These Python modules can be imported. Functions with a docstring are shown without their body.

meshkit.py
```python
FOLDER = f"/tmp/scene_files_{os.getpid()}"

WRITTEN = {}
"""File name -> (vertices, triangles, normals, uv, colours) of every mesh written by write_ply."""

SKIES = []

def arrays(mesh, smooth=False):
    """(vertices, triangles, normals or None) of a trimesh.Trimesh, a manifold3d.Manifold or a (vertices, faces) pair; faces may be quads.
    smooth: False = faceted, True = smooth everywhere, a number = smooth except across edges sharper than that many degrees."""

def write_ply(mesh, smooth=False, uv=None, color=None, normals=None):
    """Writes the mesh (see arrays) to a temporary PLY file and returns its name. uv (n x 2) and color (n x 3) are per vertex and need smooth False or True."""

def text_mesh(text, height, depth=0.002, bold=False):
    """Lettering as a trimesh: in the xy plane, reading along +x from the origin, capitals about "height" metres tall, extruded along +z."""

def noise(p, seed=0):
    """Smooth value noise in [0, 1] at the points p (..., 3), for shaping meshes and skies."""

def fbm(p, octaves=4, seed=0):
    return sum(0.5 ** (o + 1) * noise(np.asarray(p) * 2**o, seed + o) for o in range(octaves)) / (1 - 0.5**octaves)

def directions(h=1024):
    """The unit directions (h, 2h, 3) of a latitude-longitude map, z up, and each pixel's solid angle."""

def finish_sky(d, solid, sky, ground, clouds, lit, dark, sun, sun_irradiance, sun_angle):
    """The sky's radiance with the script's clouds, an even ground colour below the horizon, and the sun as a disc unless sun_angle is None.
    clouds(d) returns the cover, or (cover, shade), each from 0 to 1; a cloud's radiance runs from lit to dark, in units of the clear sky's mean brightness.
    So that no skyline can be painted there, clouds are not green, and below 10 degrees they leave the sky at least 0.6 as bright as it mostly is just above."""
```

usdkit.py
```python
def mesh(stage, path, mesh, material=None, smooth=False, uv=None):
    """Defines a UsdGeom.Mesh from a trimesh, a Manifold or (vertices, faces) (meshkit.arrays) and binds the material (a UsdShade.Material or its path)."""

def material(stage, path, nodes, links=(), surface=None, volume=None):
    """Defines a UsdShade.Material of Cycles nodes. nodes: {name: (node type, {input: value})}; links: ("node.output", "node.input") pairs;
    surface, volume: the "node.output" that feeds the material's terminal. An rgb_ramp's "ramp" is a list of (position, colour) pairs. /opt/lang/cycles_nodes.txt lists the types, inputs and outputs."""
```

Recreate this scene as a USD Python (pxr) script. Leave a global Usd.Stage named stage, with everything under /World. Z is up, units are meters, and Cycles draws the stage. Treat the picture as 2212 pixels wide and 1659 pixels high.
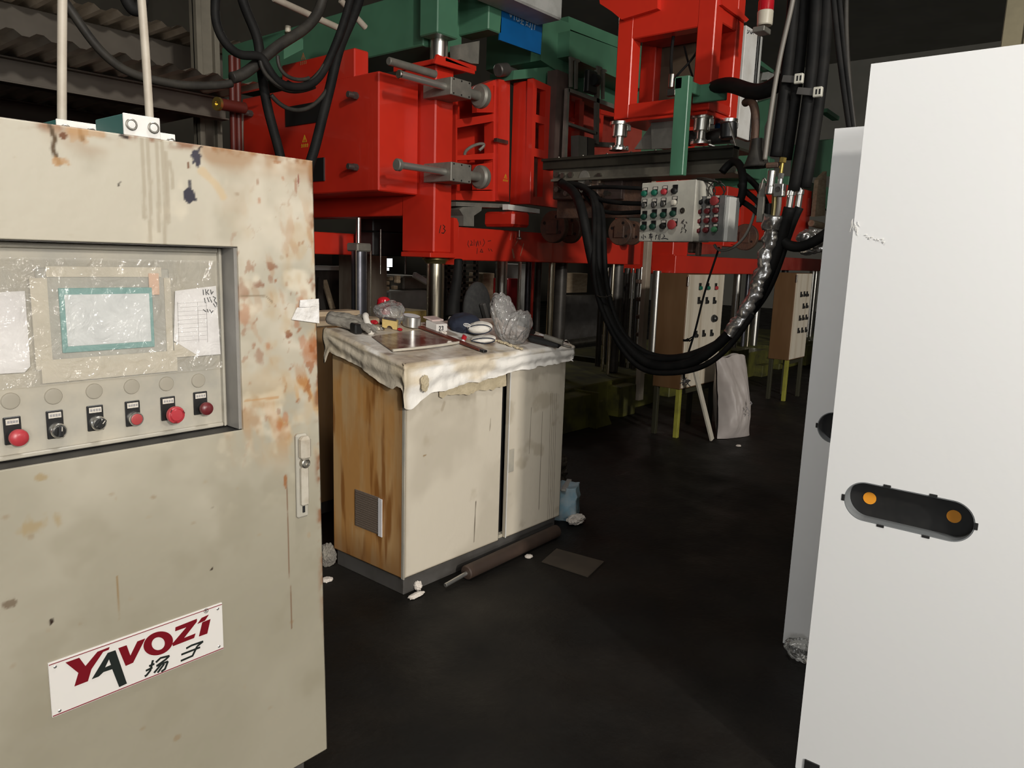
import math, numpy as np, trimesh, manifold3d, usdkit, meshkit
from pxr import Usd, UsdGeom, UsdLux, UsdShade, Sdf, Gf, Vt
from shapely.geometry import Polygon, Point, LineString, box as sbox
from shapely.ops import unary_union
from shapely import affinity

stage = Usd.Stage.CreateInMemory()
UsdGeom.SetStageUpAxis(stage, UsdGeom.Tokens.z)
UsdGeom.SetStageMetersPerUnit(stage, 1.0)
UsdGeom.Xform.Define(stage, '/World')
rng = np.random.default_rng(7)

# ------------------------------------------------------------------ camera
W, H = 2212, 1659
YAW, PITCH, ROLL, FPX = np.radians(39.9582), np.radians(9.7308), np.radians(1.8738), 1601.75
EYE = np.array([0, 0, 1.5])
FW = np.array([np.cos(YAW) * np.cos(PITCH), np.sin(YAW) * np.cos(PITCH), -np.sin(PITCH)])
_r = np.cross(FW, [0, 0, 1.]); _r /= np.linalg.norm(_r); _u = np.cross(_r, FW)
RT = _r * np.cos(ROLL) + _u * np.sin(ROLL); UP = -_r * np.sin(ROLL) + _u * np.cos(ROLL)
cam = UsdGeom.Camera.Define(stage, '/World/camera')
M4 = np.eye(4); M4[0, :3] = RT; M4[1, :3] = UP; M4[2, :3] = -FW; M4[3, :3] = EYE
cam.AddTransformOp().Set(Gf.Matrix4d(*M4.ravel().tolist()))
cam.CreateHorizontalApertureAttr(36.0)
cam.CreateVerticalApertureAttr(36.0 * H / W)
cam.CreateFocalLengthAttr(36.0 * FPX / W)
cam.CreateClippingRangeAttr(Gf.Vec2f(0.05, 200))
cam.CreateExposureAttr(-0.06)

# ------------------------------------------------------------------ light
def rect_light(name, pos, target, w, h, power, color):
    L = UsdLux.RectLight.Define(stage, '/World/' + name)
    pos, target = np.array(pos, float), np.array(target, float)
    z = pos - target; z /= np.linalg.norm(z)
    x = np.cross([0, 0, 1.], z); x /= np.linalg.norm(x); y = np.cross(z, x)
    m = np.eye(4); m[0, :3] = x; m[1, :3] = y; m[2, :3] = z; m[3, :3] = pos
    L.AddTransformOp().Set(Gf.Matrix4d(*m.ravel().tolist()))
    L.CreateWidthAttr(w); L.CreateHeightAttr(h); L.CreateIntensityAttr(power); L.CreateColorAttr(Gf.Vec3f(*color))
    return L
# a flood lamp far behind the photographer, a work lamp to his right, a roof light over the presses; the rest are added unseen fills
rect_light('flood_lamp', (-3.8, -12.1, 6.0), (2.8, 2.8, 1.4), 0.5, 0.8, 1020.0, (1.0, .95, .87))
rect_light('frontal_fill', (-4.5, -13.6, 3.4), (3.0, 3.0, 1.4), 8.0, 2.4, 23.0, (1.0, .97, .92))  # soft fill added for the faces toward the viewer, not an actual window
rect_light('work_lamp', (1.0, -1.1, 2.05), (1.7, 1.2, 1.0), 0.3, 0.3, 76.0, (1.0, .96, .90))
rect_light('aisle_fill', (1.2, .95, 3.7), (1.25, .96, 0), 0.45, 0.45, 54.0, (1.0, .98, .94))  # added unseen fill that brightens the upper part of the narrow enclosure
rect_light('rear_fill', (-7.4, -1.2, 2.2), (2.0, .6, 1.2), 3.6, 2.8, 4.0, (.94, .97, 1.0))  # general soft fill added from the rear, not an actual opening
rect_light('roof_light', (9.0, 11.5, 6.0), (6.5, 6.5, .6), 3.0, 1.2, 6.0, (1.0, .95, .85))

# ------------------------------------------------------------------ helpers
def at(px, py, x=None, y=None, z=None):
    """Point of a real plane (constant x, y or z) that the photograph shows at a pixel."""
    d = FW + RT * (px - W / 2) / FPX - UP * (py - H / 2) / FPX
    t = (x - EYE[0]) / d[0] if x is not None else (y - EYE[1]) / d[1] if y is not None else (z - EYE[2]) / d[2]
    return EYE + d * t

def lin(r, g, b):
    c = np.array([r, g, b]) / 255.
    return tuple(np.where(c <= .04045, c / 12.92, ((c + .055) / 1.055) ** 2.4))

_names = {}
def numbered(parent, name):
    k = (parent, name); n = _names.get(k, 0); _names[k] = n + 1
    return name if n == 0 else f'{name}_{n:03d}'

class T:
    def __init__(s, path, loc, depth): s.path, s.loc, s.depth = path, np.asarray(loc, float), depth
    @property
    def prim(s): return stage.GetPrimAtPath(s.path)

def tag(prim, label=None, cat=None, group=None, kind=None):
    for k, v in (('label', label), ('category', cat), ('group', group), ('kind', kind)):
        if v: prim.SetCustomDataByKey(k, v)

def thing(name, label, cat, loc=(0, 0, 0), group=None, kind=None):
    path = '/World/' + numbered('/World', name)
    x = UsdGeom.Xform.Define(stage, path); x.AddTranslateOp().Set(Gf.Vec3d(*map(float, loc)))
    tag(x.GetPrim(), label, cat, group, kind)
    return T(path, loc, 1)

SLOPE = [0., 0.]
def obj(name, mesh, m, parent=None, smooth=30, label=None, kind=None, uv=None, color=None, local=False):
    if isinstance(mesh, MB): mesh = mesh.get()
    v, f, n = meshkit.arrays(mesh, smooth if color is None else (True if smooth else False))
    if SLOPE[0]: v = v.copy(); v[:, 2] += SLOPE[0] * (v[:, 1] - SLOPE[1])     # things on the sloping desk top follow its slope
    if parent is not None and not local: v = v - parent.loc
    base = parent.path if parent else '/World'
    path = base + '/' + numbered(base, name)
    g = UsdGeom.Mesh.Define(stage, path)
    g.CreatePointsAttr(Vt.Vec3fArray.FromNumpy(v.astype(np.float32)))
    g.CreateFaceVertexCountsAttr(Vt.IntArray.FromNumpy(np.full(len(f), 3, np.int32)))
    g.CreateFaceVertexIndicesAttr(Vt.IntArray.FromNumpy(f.astype(np.int32).ravel()))
    g.CreateSubdivisionSchemeAttr('none')
    if n is not None:
        g.CreateNormalsAttr(Vt.Vec3fArray.FromNumpy(n.astype(np.float32))); g.SetNormalsInterpolation('vertex')
    if color is not None:
        UsdGeom.PrimvarsAPI(g).CreatePrimvar('paint', Sdf.ValueTypeNames.Color3fArray, 'vertex').Set(Vt.Vec3fArray.FromNumpy(np.asarray(color, np.float32)))
    UsdShade.MaterialBindingAPI.Apply(g.GetPrim()).Bind(MAT[m] if isinstance(m, str) else m)
    tag(g.GetPrim(), label, None, None, kind)
    return T(path, parent.loc if parent is not None else (0, 0, 0), (parent.depth if parent else 0) + 1)

def solo(name, mesh, m, label, cat, group=None, kind=None, smooth=30, color=None):
    """A thing that is one mesh."""
    o = obj(name, mesh, m, None, smooth, color=color); tag(o.prim, label, cat, group, kind); return o

def struct(name, mesh, m, label=None, smooth=30, **k):
    o = obj(name, mesh, m, None, smooth, **k); tag(o.prim, label, None, None, 'structure'); return o

def copy_of(src, label, loc, rotz=0, group=None):
    name = src.path.split('/')[-1].rstrip('0123456789').rstrip('_')
    path = '/World/' + numbered('/World', name)
    was = src.prim.GetCustomData()
    x = UsdGeom.Xform.Define(stage, path); p = x.GetPrim()
    p.GetReferences().AddInternalReference(src.path); p.SetInstanceable(True)
    x.ClearXformOpOrder()
    x.AddTranslateOp(opSuffix='own').Set(Gf.Vec3d(*map(float, loc)))
    if rotz: x.AddRotateZOp(opSuffix='own').Set(rotz)
    tag(p, label, was['category'], group or was.get('group'))
    return T(path, loc, 1)

def cbox(lo, hi, c=0.0):
    lo, hi = np.minimum(lo, hi).astype(float), np.maximum(lo, hi).astype(float)
    c = min(c, *(0.45 * (hi - lo)))
    if c <= 1e-6:
        return trimesh.creation.box(bounds=[lo, hi])
    pts = []
    for sx in (0, 1):
        for sy in (0, 1):
            for sz in (0, 1):
                p = np.where([sx, sy, sz], hi, lo); d = np.where([sx, sy, sz], -c, c)
                for k in range(3):
                    q = p + d; q[k] = p[k]; pts.append(q)
    return trimesh.convex.convex_hull(np.array(pts))

def frame_of(t):
    t = np.asarray(t, float) / np.linalg.norm(t)
    a = np.cross(t, [0, 0, 1.] if abs(t[2]) < .9 else [1., 0, 0]); a /= np.linalg.norm(a)
    return a, np.cross(t, a), t

def lathe(profile, a, axis, n=24):
    """profile: (distance along axis, radius) pairs."""
    u, v, t = frame_of(axis); a = np.asarray(a, float)
    prof = [(s, max(r, 1e-5)) for s, r in profile]
    ang = np.arange(n) * 2 * np.pi / n
    ring = np.cos(ang)[:, None] * u + np.sin(ang)[:, None] * v
    V = np.vstack([a + t * s + ring * r for s, r in prof] + [[a + t * prof[0][0]], [a + t * prof[-1][0]]])
    F = []
    for i in range(len(prof) - 1):
        for j in range(n):
            k = (j + 1) % n; p, q, r, s = i * n + j, i * n + k, (i + 1) * n + k, (i + 1) * n + j
            F += [(p, q, r), (p, r, s)]
    c0, c1, e = len(V) - 2, len(V) - 1, (len(prof) - 1) * n
    for j in range(n):
        k = (j + 1) % n; F += [(c0, k, j), (c1, e + j, e + k)]
    m = trimesh.Trimesh(V, F, process=False)
    if m.volume < 0: m.invert()
    return m

def spline(pts, n=60):
    from scipy.interpolate import CubicSpline
    p = np.asarray(pts, float)
    if len(p) == 2: return p[0] + (p[1] - p[0]) * np.linspace(0, 1, max(2, n // 10))[:, None]
    s = np.r_[0, np.cumsum(np.linalg.norm(np.diff(p, axis=0), axis=1) ** .6 + 1e-9)]
    return CubicSpline(s, p)(np.linspace(0, s[-1], n))

def sweep(path, r, sides=10, cap=True):
    p = np.asarray(path, float); r = np.broadcast_to(r, (len(p),))
    t = np.gradient(p, axis=0); t /= np.linalg.norm(t, axis=1, keepdims=True) + 1e-12
    a = frame_of(t[0])[0]; A = []
    for k in range(len(p)):
        a = a - t[k] * (a @ t[k]); a /= np.linalg.norm(a) + 1e-12; A.append(a)
    A = np.array(A); B = np.cross(t, A); ang = np.arange(sides) * 2 * np.pi / sides
    V = (p[:, None] + r[:, None, None] * (np.cos(ang)[None, :, None] * A[:, None] + np.sin(ang)[None, :, None] * B[:, None])).reshape(-1, 3)
    F = []
    for i in range(len(p) - 1):
        for j in range(sides):
            k = (j + 1) % sides; q = i * sides
            F += [(q + j, q + k, q + sides + k), (q + j, q + sides + k, q + sides + j)]
    if cap:
        n0 = len(V); V = np.vstack([V, p[:1], p[-1:]]); e = (len(p) - 1) * sides
        for j in range(sides):
            k = (j + 1) % sides; F += [(n0, k, j), (n0 + 1, e + j, e + k)]
    m = trimesh.Trimesh(V, F, process=False)
    if m.volume < 0: m.invert()
    return m

class MB:
    """Collects shapes that become one mesh."""
    def __init__(s): s.m = []
    def add(s, m): s.m.append(m); return s
    def box(s, lo, hi, c=.004): return s.add(cbox(lo, hi, c))
    def cyl(s, a, b, r, n=24, c=None):
        a, b = np.asarray(a, float), np.asarray(b, float); L = np.linalg.norm(b - a); c = min(.15 * r, .2 * L) if c is None else c
        return s.add(lathe([(0, r - c), (c, r), (L - c, r), (L, r - c)], a, b - a, n))
    def lathe(s, prof, a, axis, n=24): return s.add(lathe(prof, a, axis, n))
    def tube(s, pts, r, sides=10, n=60): return s.add(sweep(spline(pts, n), r, sides))
    def pipe(s, pts, r, sides=8):
        for a, b in zip(pts[:-1], pts[1:]): s.cyl(a, b, r, sides, 0)
        return s
    def bar(s, a, b, w, h, c=.003, up=(0, 0, 1)):
        """Rectangular bar from a to b: w across, h along up."""
        a, b = np.asarray(a, float), np.asarray(b, float); t = b - a; L = np.linalg.norm(t); t /= L
        x = np.cross(up, t); x /= np.linalg.norm(x); u = np.cross(t, x)
        m = cbox((-w / 2, -h / 2, 0), (w / 2, h / 2, L), c); M = np.eye(4); M[:3, 0] = x; M[:3, 1] = u; M[:3, 2] = t; M[:3, 3] = a
        m.apply_transform(M); return s.add(m)
    def poly(s, pg, o, u, v, depth, n=None):
        """Shapely polygon(s) in the plane o + a u + b v, extruded by depth along u x v (or n)."""
        o, u, v = (np.asarray(q, float) for q in (o, u, v)); n = np.cross(u, v) if n is None else np.asarray(n, float)
        for g in getattr(pg, 'geoms', [pg]):
            if g.is_empty or g.area < 1e-9: continue
            m = trimesh.creation.extrude_polygon(g, depth, engine='earcut')
            M = np.eye(4); M[:3, 0] = u; M[:3, 1] = v; M[:3, 2] = n; M[:3, 3] = o
            m.apply_transform(M)
            if m.volume < 0: m.invert()
            s.add(m)
        return s
    def get(s): return s.m[0] if len(s.m) == 1 else trimesh.util.concatenate(s.m)

def surf(X, Y, Z, th=None):
    n, m_ = X.shape; idx = np.arange(n * m_).reshape(n, m_)
    q = np.stack([idx[:-1, :-1], idx[1:, :-1], idx[1:, 1:], idx[:-1, 1:]], -1).reshape(-1, 4)
    return trimesh.Trimesh(np.stack([X, Y, Z], -1).reshape(-1, 3), np.vstack([q[:, [0, 1, 2]], q[:, [0, 2, 3]]]), process=False)
def ybox(p0, p1, y, depth, c=.004):
    """Box whose near face lies on plane y and spans two pixels' points; runs back by depth."""
    a, b = at(*p0, y=y), at(*p1, y=y); return cbox((a[0], y, a[2]), (b[0], y + depth, b[2]), c)
def xbox(p0, p1, x, depth, c=.004):
    a, b = at(*p0, x=x), at(*p1, x=x); return cbox((x, a[1], a[2]), (x + depth, b[1], b[2]), c)

# ------------------------------------------------------------------ materials
MAT = {}
def mat(name, c1, c2=None, rough=.5, metal=0, scale=5, lo=.4, hi=.65, bump=0, bscale=60, spec=.5, coat=0, stretch=None, extra=None, rvar=0):
    N = {'p': ('principled_bsdf', {'base_color': c1, 'roughness': rough, 'metallic': metal, 'specular_ior_level': spec, 'coat_weight': coat, **(extra or {})})}
    K = []
    if c2 is not None or bump or rvar:
        N['g'] = ('geometry', {}); src = 'g.position'
        if stretch is not None:
            N['mp'] = ('mapping', {'scale': stretch}); K.append(('g.position', 'mp.vector')); src = 'mp.vector'
    if c2 is not None:
        N['n'] = ('noise_texture', {'scale': scale, 'detail': 6., 'roughness': .62}); N['r'] = ('rgb_ramp', {'ramp': [(lo, c1), (hi, c2)]})
        K += [(src, 'n.vector'), ('n.fac', 'r.fac'), ('r.color', 'p.base_color')]
    if rvar:
        N['n3'] = ('noise_texture', {'scale': scale * 2.3, 'detail': 4.}); N['mr'] = ('map_range', {'from_min': .3, 'from_max': .7, 'to_min': rough - rvar, 'to_max': rough + rvar})
        K += [(src, 'n3.vector'), ('n3.fac', 'mr.value'), ('mr.result', 'p.roughness')]
    if bump:
        N['n2'] = ('noise_texture', {'scale': bscale, 'detail': 4.}); N['b'] = ('bump', {'strength': bump, 'distance': .01})
        K += [(src, 'n2.vector'), ('n2.fac', 'b.height'), ('b.normal', 'p.normal')]
    MAT[name] = usdkit.material(stage, '/World/Looks/' + name, N, K, 'p.BSDF'); return MAT[name]

def painted(name, rough=.5, spec=.4, bump=0, bscale=40, coat=0):
    N = {'a': ('attribute', {'attribute': 'paint'}), 'p': ('principled_bsdf', {'roughness': rough, 'specular_ior_level': spec, 'coat_weight': coat}), }
    K = [('a.color', 'p.base_color')]
    if bump:
        N['g'] = ('geometry', {}); N['n2'] = ('noise_texture', {'scale': bscale, 'detail': 4.}); N['b'] = ('bump', {'strength': bump, 'distance': .01})
        K += [('g.position', 'n2.vector'), ('n2.fac', 'b.height'), ('b.normal', 'p.normal')]
    MAT[name] = usdkit.material(stage, '/World/Looks/' + name, N, K, 'p.BSDF')

def film(name, tint, rough, clear, bump=0, bscale=30):
    """Clear plastic sheet: mostly lets light through, glossy on top."""
    N = {'t': ('transparent_bsdf', {'color': tint}), 'd': ('diffuse_bsdf', {'color': (.75, .74, .72)}), 'g': ('glossy_bsdf', {'color': (.9, .9, .9), 'roughness': rough}),
         'm1': ('mix_closure', {'fac': 1 - clear}), 'f': ('fresnel', {'IOR': 1.45}), 'm2': ('mix_closure', {})}
    K = [('t.BSDF', 'm1.closure1'), ('d.BSDF', 'm1.closure2'), ('m1.closure', 'm2.closure1'), ('g.BSDF', 'm2.closure2'), ('f.fac', 'm2.fac')]
    if bump:
        N['q'] = ('geometry', {}); N['n2'] = ('noise_texture', {'scale': bscale, 'detail': 3., 'distortion': 1.}); N['b'] = ('bump', {'strength': bump, 'distance': .03})
        K += [('q.position', 'n2.vector'), ('n2.fac', 'b.height'), ('b.normal', 'g.normal'), ('b.normal', 'd.normal')]
    MAT[name] = usdkit.material(stage, '/World/Looks/' + name, N, K, 'm2.closure')

mat('floor_oily', (.006, .0053, .0045), (.014, .0118, .0095), .6, spec=.25, scale=1.6, bump=.25, bscale=35, rvar=.12)
mat('wall_dark', (.06, .054, .042), (.08, .072, .056), .9, scale=.6)
mat('wall_grey', (.24, .235, .205), (.30, .29, .255), .9, scale=.5)
mat('deck_metal', (.75, .67, .56), (.58, .50, .41), .3, .6, scale=3)
mat('beam_paint', (.10, .085, .068), (.13, .112, .09), .6, scale=2)
mat('column_beige', (.42, .37, .24), (.34, .30, .20), .6, scale=3)
mat('column_grey', (.20, .18, .14), (.15, .135, .105), .7, scale=3)
mat('conduit_white', (.44, .39, .32), (.36, .31, .25), .5, scale=9)
painted('cabinet_paint', .42, .35, .12, 25)
mat('cabinet_plain', (.50, .46, .37), (.40, .36, .28), .5, scale=4)
mat('panel_grey', (.36, .34, .29), (.46, .42, .34), .45, scale=6)
mat('recess_grey', (.20, .19, .175), (.26, .245, .22), .45, scale=6)
mat('white_paint', (.71, .71, .705), None, .38, bump=.02, bscale=90)
mat('white_plain', (.72, .71, .68), (.62, .60, .56), .5, scale=8)
mat('grey_light', (.42, .42, .40), (.33, .33, .31), .5, scale=6)
mat('grey_dark', (.085, .08, .075), (.06, .055, .05), .5, scale=6)
mat('red_paint', (.62, .030, .014), (.52, .024, .012), .33, scale=1.4, bump=.03, bscale=30, coat=.25)
mat('red_dusty', (.34, .05, .035), (.26, .022, .014), .5, scale=3)
mat('green_paint', (.075, .20, .12), (.06, .16, .098), .4, scale=2, bump=.03, bscale=30)
mat('blue_sheet', (.004, .10, .30), (.004, .075, .22), .35, scale=2)
mat('yellow_green', (.10, .098, .016), (.035, .033, .012), .6, scale=4)
mat('chrome', (.88, .86, .80), None, .27, 1.)
mat('chrome_warm', (.78, .71, .55), None, .28, 1.)
mat('rod_steel', (.50, .48, .44), None, .34, .75)
mat('steel', (.40, .38, .34), (.28, .26, .23), .38, 1., scale=8)
mat('steel_dark', (.07, .065, .06), (.11, .10, .09), .42, .5, scale=6)
mat('steel_blue', (.15, .15, .17), (.10, .10, .115), .3, .8, scale=6)
mat('gunmetal', (.20, .19, .165), (.26, .245, .21), .5, .4, scale=10)
mat('rusty_iron', (.13, .07, .045), (.075, .05, .04), .65, .2, scale=9, bump=.3, bscale=60)
mat('brown_panel', (.22, .115, .045), (.30, .19, .095), .45, scale=3, stretch=(1, 1, .25))
mat('black_plastic', (.012, .012, .012), None, .4)
mat('black_rubber', (.009, .009, .009), (.016, .015, .014), .6, scale=8, spec=.12)
mat('hose_grey', (.04, .036, .03), (.022, .020, .018), .5, spec=.25, scale=12)
mat('cable_grey', (.20, .18, .155), None, .45)
mat('brass', (.75, .55, .16), None, .3, .9)
mat('gold_dull', (.42, .34, .15), None, .38, .9)
mat('aluminium', (.62, .61, .58), None, .3, .9)
mat('foil', (.85, .83, .80), (.6, .58, .55), .27, .9, scale=10, bump=.3, bscale=30)
mat('red_button', (.40, .035, .045), None, .35)
mat('red_button_dark', (.12, .013, .016), None, .35)
mat('green_button', (.01, .12, .075), None, .35)
mat('green_button_dark', (.008, .045, .03), None, .4)
mat('button_clear', (.6, .56, .48), None, .25)
mat('legend_white', (.62, .57, .50), (.5, .46, .4), .6, scale=200)
mat('blank_plug', (.34, .31, .25), None, .5)
mat('teal_plastic', (.16, .34, .33), None, .45)
mat('screen_white', (.66, .68, .70), (.58, .60, .62), .3, scale=25)
mat('paper', (.74, .73, .75), (.66, .65, .67), .7, scale=9)
mat('ink', (.02, .02, .025), None, .6)
mat('ink_grey', (.28, .27, .27), None, .7)
mat('tape_cream', (.55, .505, .42), (.48, .44, .365), .5, scale=12)
mat('plate_white', (.66, .63, .595), None, .35)
mat('letter_red', (.15, .004, .010), None, .35)
mat('letter_black', (.012, .016, .014), None, .4)
mat('line_maroon', (.20, .03, .04), None, .5)
mat('black_mark', (.035, .035, .05), None, .6)
mat('rust_mark', (.17, .055, .02), (.28, .12, .045), .7, scale=40)
mat('orange_disc', (.85, .33, .02), None, .5)
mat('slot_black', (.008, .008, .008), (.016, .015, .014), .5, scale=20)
mat('slot_grey', (.17, .18, .185), None, .45)
mat('cloth_white', (.70, .67, .62), (.56, .50, .42), .75, scale=5, lo=.45, hi=.75, bump=.15, bscale=30)
mat('cloth_foam', (.52, .44, .30), (.42, .35, .23), .9, scale=10, bump=.4, bscale=60)
mat('navy_cloth', (.012, .017, .035), None, .85)
mat('glove_grey', (.16, .145, .125), (.26, .24, .20), .9, scale=14)
mat('glove_white', (.70, .66, .60), None, .85)
mat('yellow_block', (.55, .40, .14), (.45, .32, .11), .6, scale=20)
mat('wood_pale', (.48, .38, .26), (.36, .27, .18), .7, scale=6, stretch=(1, 4, 4))
mat('wood_dark', (.035, .022, .016), (.05, .03, .021), .6, scale=8)
mat('brown_bar', (.09, .022, .014), (.13, .035, .02), .4, scale=12)
mat('red_plastic', (.40, .012, .02), None, .25)
mat('red_lamp', (.48, .01, .02), None, .12, coat=.6)
mat('cream_plastic', (.60, .55, .44), None, .4)
mat('sack_plastic', (.40, .36, .34), (.34, .30, .28), .5, scale=3)
mat('blue_pack', (.25, .42, .52), (.40, .48, .52), .5, scale=18)
mat('cardboard', (.055, .042, .029), (.04, .03, .022), .8, scale=7)
mat('tissue', (.68, .62, .56), None, .9)
mat('tray_plastic', (.10, .035, .025), (.42, .35, .28), .25, scale=6, lo=.40, hi=.58)
mat('yellow_print', (.55, .36, .02), None, .5)
mat('white_print', (.25, .33, .42), None, .5)
mat('lit_window', (.8, .8, .8), None, .5, extra={'emission_color': (.95, .97, 1.), 'emission_strength': 1.1})
film('clear_film', (.97, .96, .93), .08, .86, .7, 22)
film('clear_bag', (.97, .95, .94), .10, .80, .9, 16)
film('clear_dark', (.95, .95, .93), .15, .93, .4, 20)
mat('tin_box', (.50, .50, .46), (.42, .42, .38), .4, .3, scale=6)
# ------------------------------------------------------------------ setting
struct('floor', cbox((-10, -14, -.1), (26, 16, 0), 0), 'floor_oily', 'dark oily concrete floor of the workshop')
struct('wall_left', cbox((-10, 16, 0), (26, 16.2, 8), 0), 'wall_dark', 'dark far wall behind the presses')
struct('wall_right', cbox((26, -14, 0), (26.2, 16.2, 8), 0), 'wall_grey', 'dark end wall of the workshop')
struct('wall_back', cbox((-10.2, -14, 0), (-10, 16.2, 8), 0), 'wall_dark', 'wall behind the photographer')
struct('wall_front', cbox((-10.2, -14.2, 0), (26.2, -14, 8), 0), 'wall_dark', 'side wall behind the photographer')
struct('ceiling', cbox((-10.2, -14.2, 8), (26.2, 16.2, 8.2), 0), 'wall_grey', 'dark roof high over the workshop')
struct('light_block_wall', cbox((-10, 2.15, 0), (-.42, 2.25, 3.2), 0), 'wall_dark', 'unseen wall added beside the rusty cabinet to keep fill light off the presses')  # out of view, added to block the rear fill
# raised deck of corrugated sheet on the left, with its beams and columns
YM = 6.0
def zat(px, py, y): return at(px, py, y=y)[2]
zb0 = zat(200, 212, YM); zb1 = zat(200, 160, YM)
dk = thing('mezzanine_deck', 'raised metal deck with corrugated underside at upper left', 'deck', (0, 8, zb0))
tag(dk.prim, kind='structure')
for y, h in ((YM, zb1 - zb0), (YM + 1.75, .2), (YM + 3.5, .2)):
    zt_ = zb1 - .0
    obj('beam', MB().box((-6, y - .06, zt_ - h), (3.35, y + .06, zt_ - h + .012), .002).box((-6, y - .006, zt_ - h), (3.35, y + .006, zt_), .001).box((-6, y - .06, zt_ - .012), (3.35, y + .06, zt_), .002), 'beam_paint', dk)
xsn = np.arange(-6, 3.36, .04); prof = np.tile([0, 0, .028, .028], len(xsn))[:len(xsn)]
Xg = np.repeat(xsn[:, None], 2, 1); Zg = np.repeat(prof[:, None], 2, 1)
yfr = at(200, 108, z=zb1 + .01)[1]
obj('corrugated_sheet', surf(Xg, np.tile([yfr, YM + 3.6], (len(xsn), 1)), zb1 + .005 + Zg), 'deck_metal', dk, smooth=False)
# a second, higher deck behind
Y2 = 8.0; z2b, z2t = zat(300, 150, Y2), zat(300, 76, Y2)
obj('beam', MB().box((-6, Y2 - .02, z2b), (4.6, Y2 + .02, z2t), .002).box((-6, Y2 - .08, z2b), (4.6, Y2 + .08, z2b + .014), .002), 'beam_paint', dk)
xsn = np.arange(-6, 4.6, .05); prof = np.tile([0, 0, .035, .035], len(xsn))[:len(xsn)]; Xg = np.repeat(xsn[:, None], 2, 1); Zg = np.repeat(prof[:, None], 2, 1)
yf2 = at(300, 40, z=z2t + .01)[1]
obj('corrugated_sheet', surf(Xg, np.tile([yf2, Y2 + 4], (len(xsn), 1)), z2t + .005 + Zg), 'deck_metal', dk, smooth=False)
cl_ = at(430, 200, y=6.3); cr_ = at(478, 200, y=6.3)
struct('column_steel', MB().box((cl_[0], 6.3, 0), (cl_[0] + .045, 6.42, 8), .003).box((cl_[0], 6.35, 0), (cr_[0], 6.37, 8), .003).box((cr_[0] - .045, 6.3, 0), (cr_[0], 6.42, 8), .003), 'column_grey', 'grey steel column behind the hose coil')
c_ = at(2166, 60, x=9.0)
struct('column_steel', MB().box((9.0, c_[1] - .5, 0), (9.4, c_[1], 8), .01).box((8.98, c_[1] - .22, 0), (9.0, c_[1] - .19, 8), .002), 'column_beige', 'beige column above the white enclosure')
# ------------------------------------------------------------------ rusty control cabinet on the left
YL = 1.602
def fb(x, z, s, seed, oct=4): return meshkit.fbm(np.stack([x * s, z * s, np.zeros_like(x) + seed * 3.1], -1), oct, seed)
def sm(a, b, v): t = np.clip((v - a) / (b - a), 0, 1); return t * t * (3 - 2 * t)
def mixc(c, col, w): return c * (1 - w[..., None]) + np.array(col) * w[..., None]
def edge_x(z): return 1.144 - .023 * (z - .1) / 1.617          # the sheet metal has been knocked a little out of true

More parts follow.
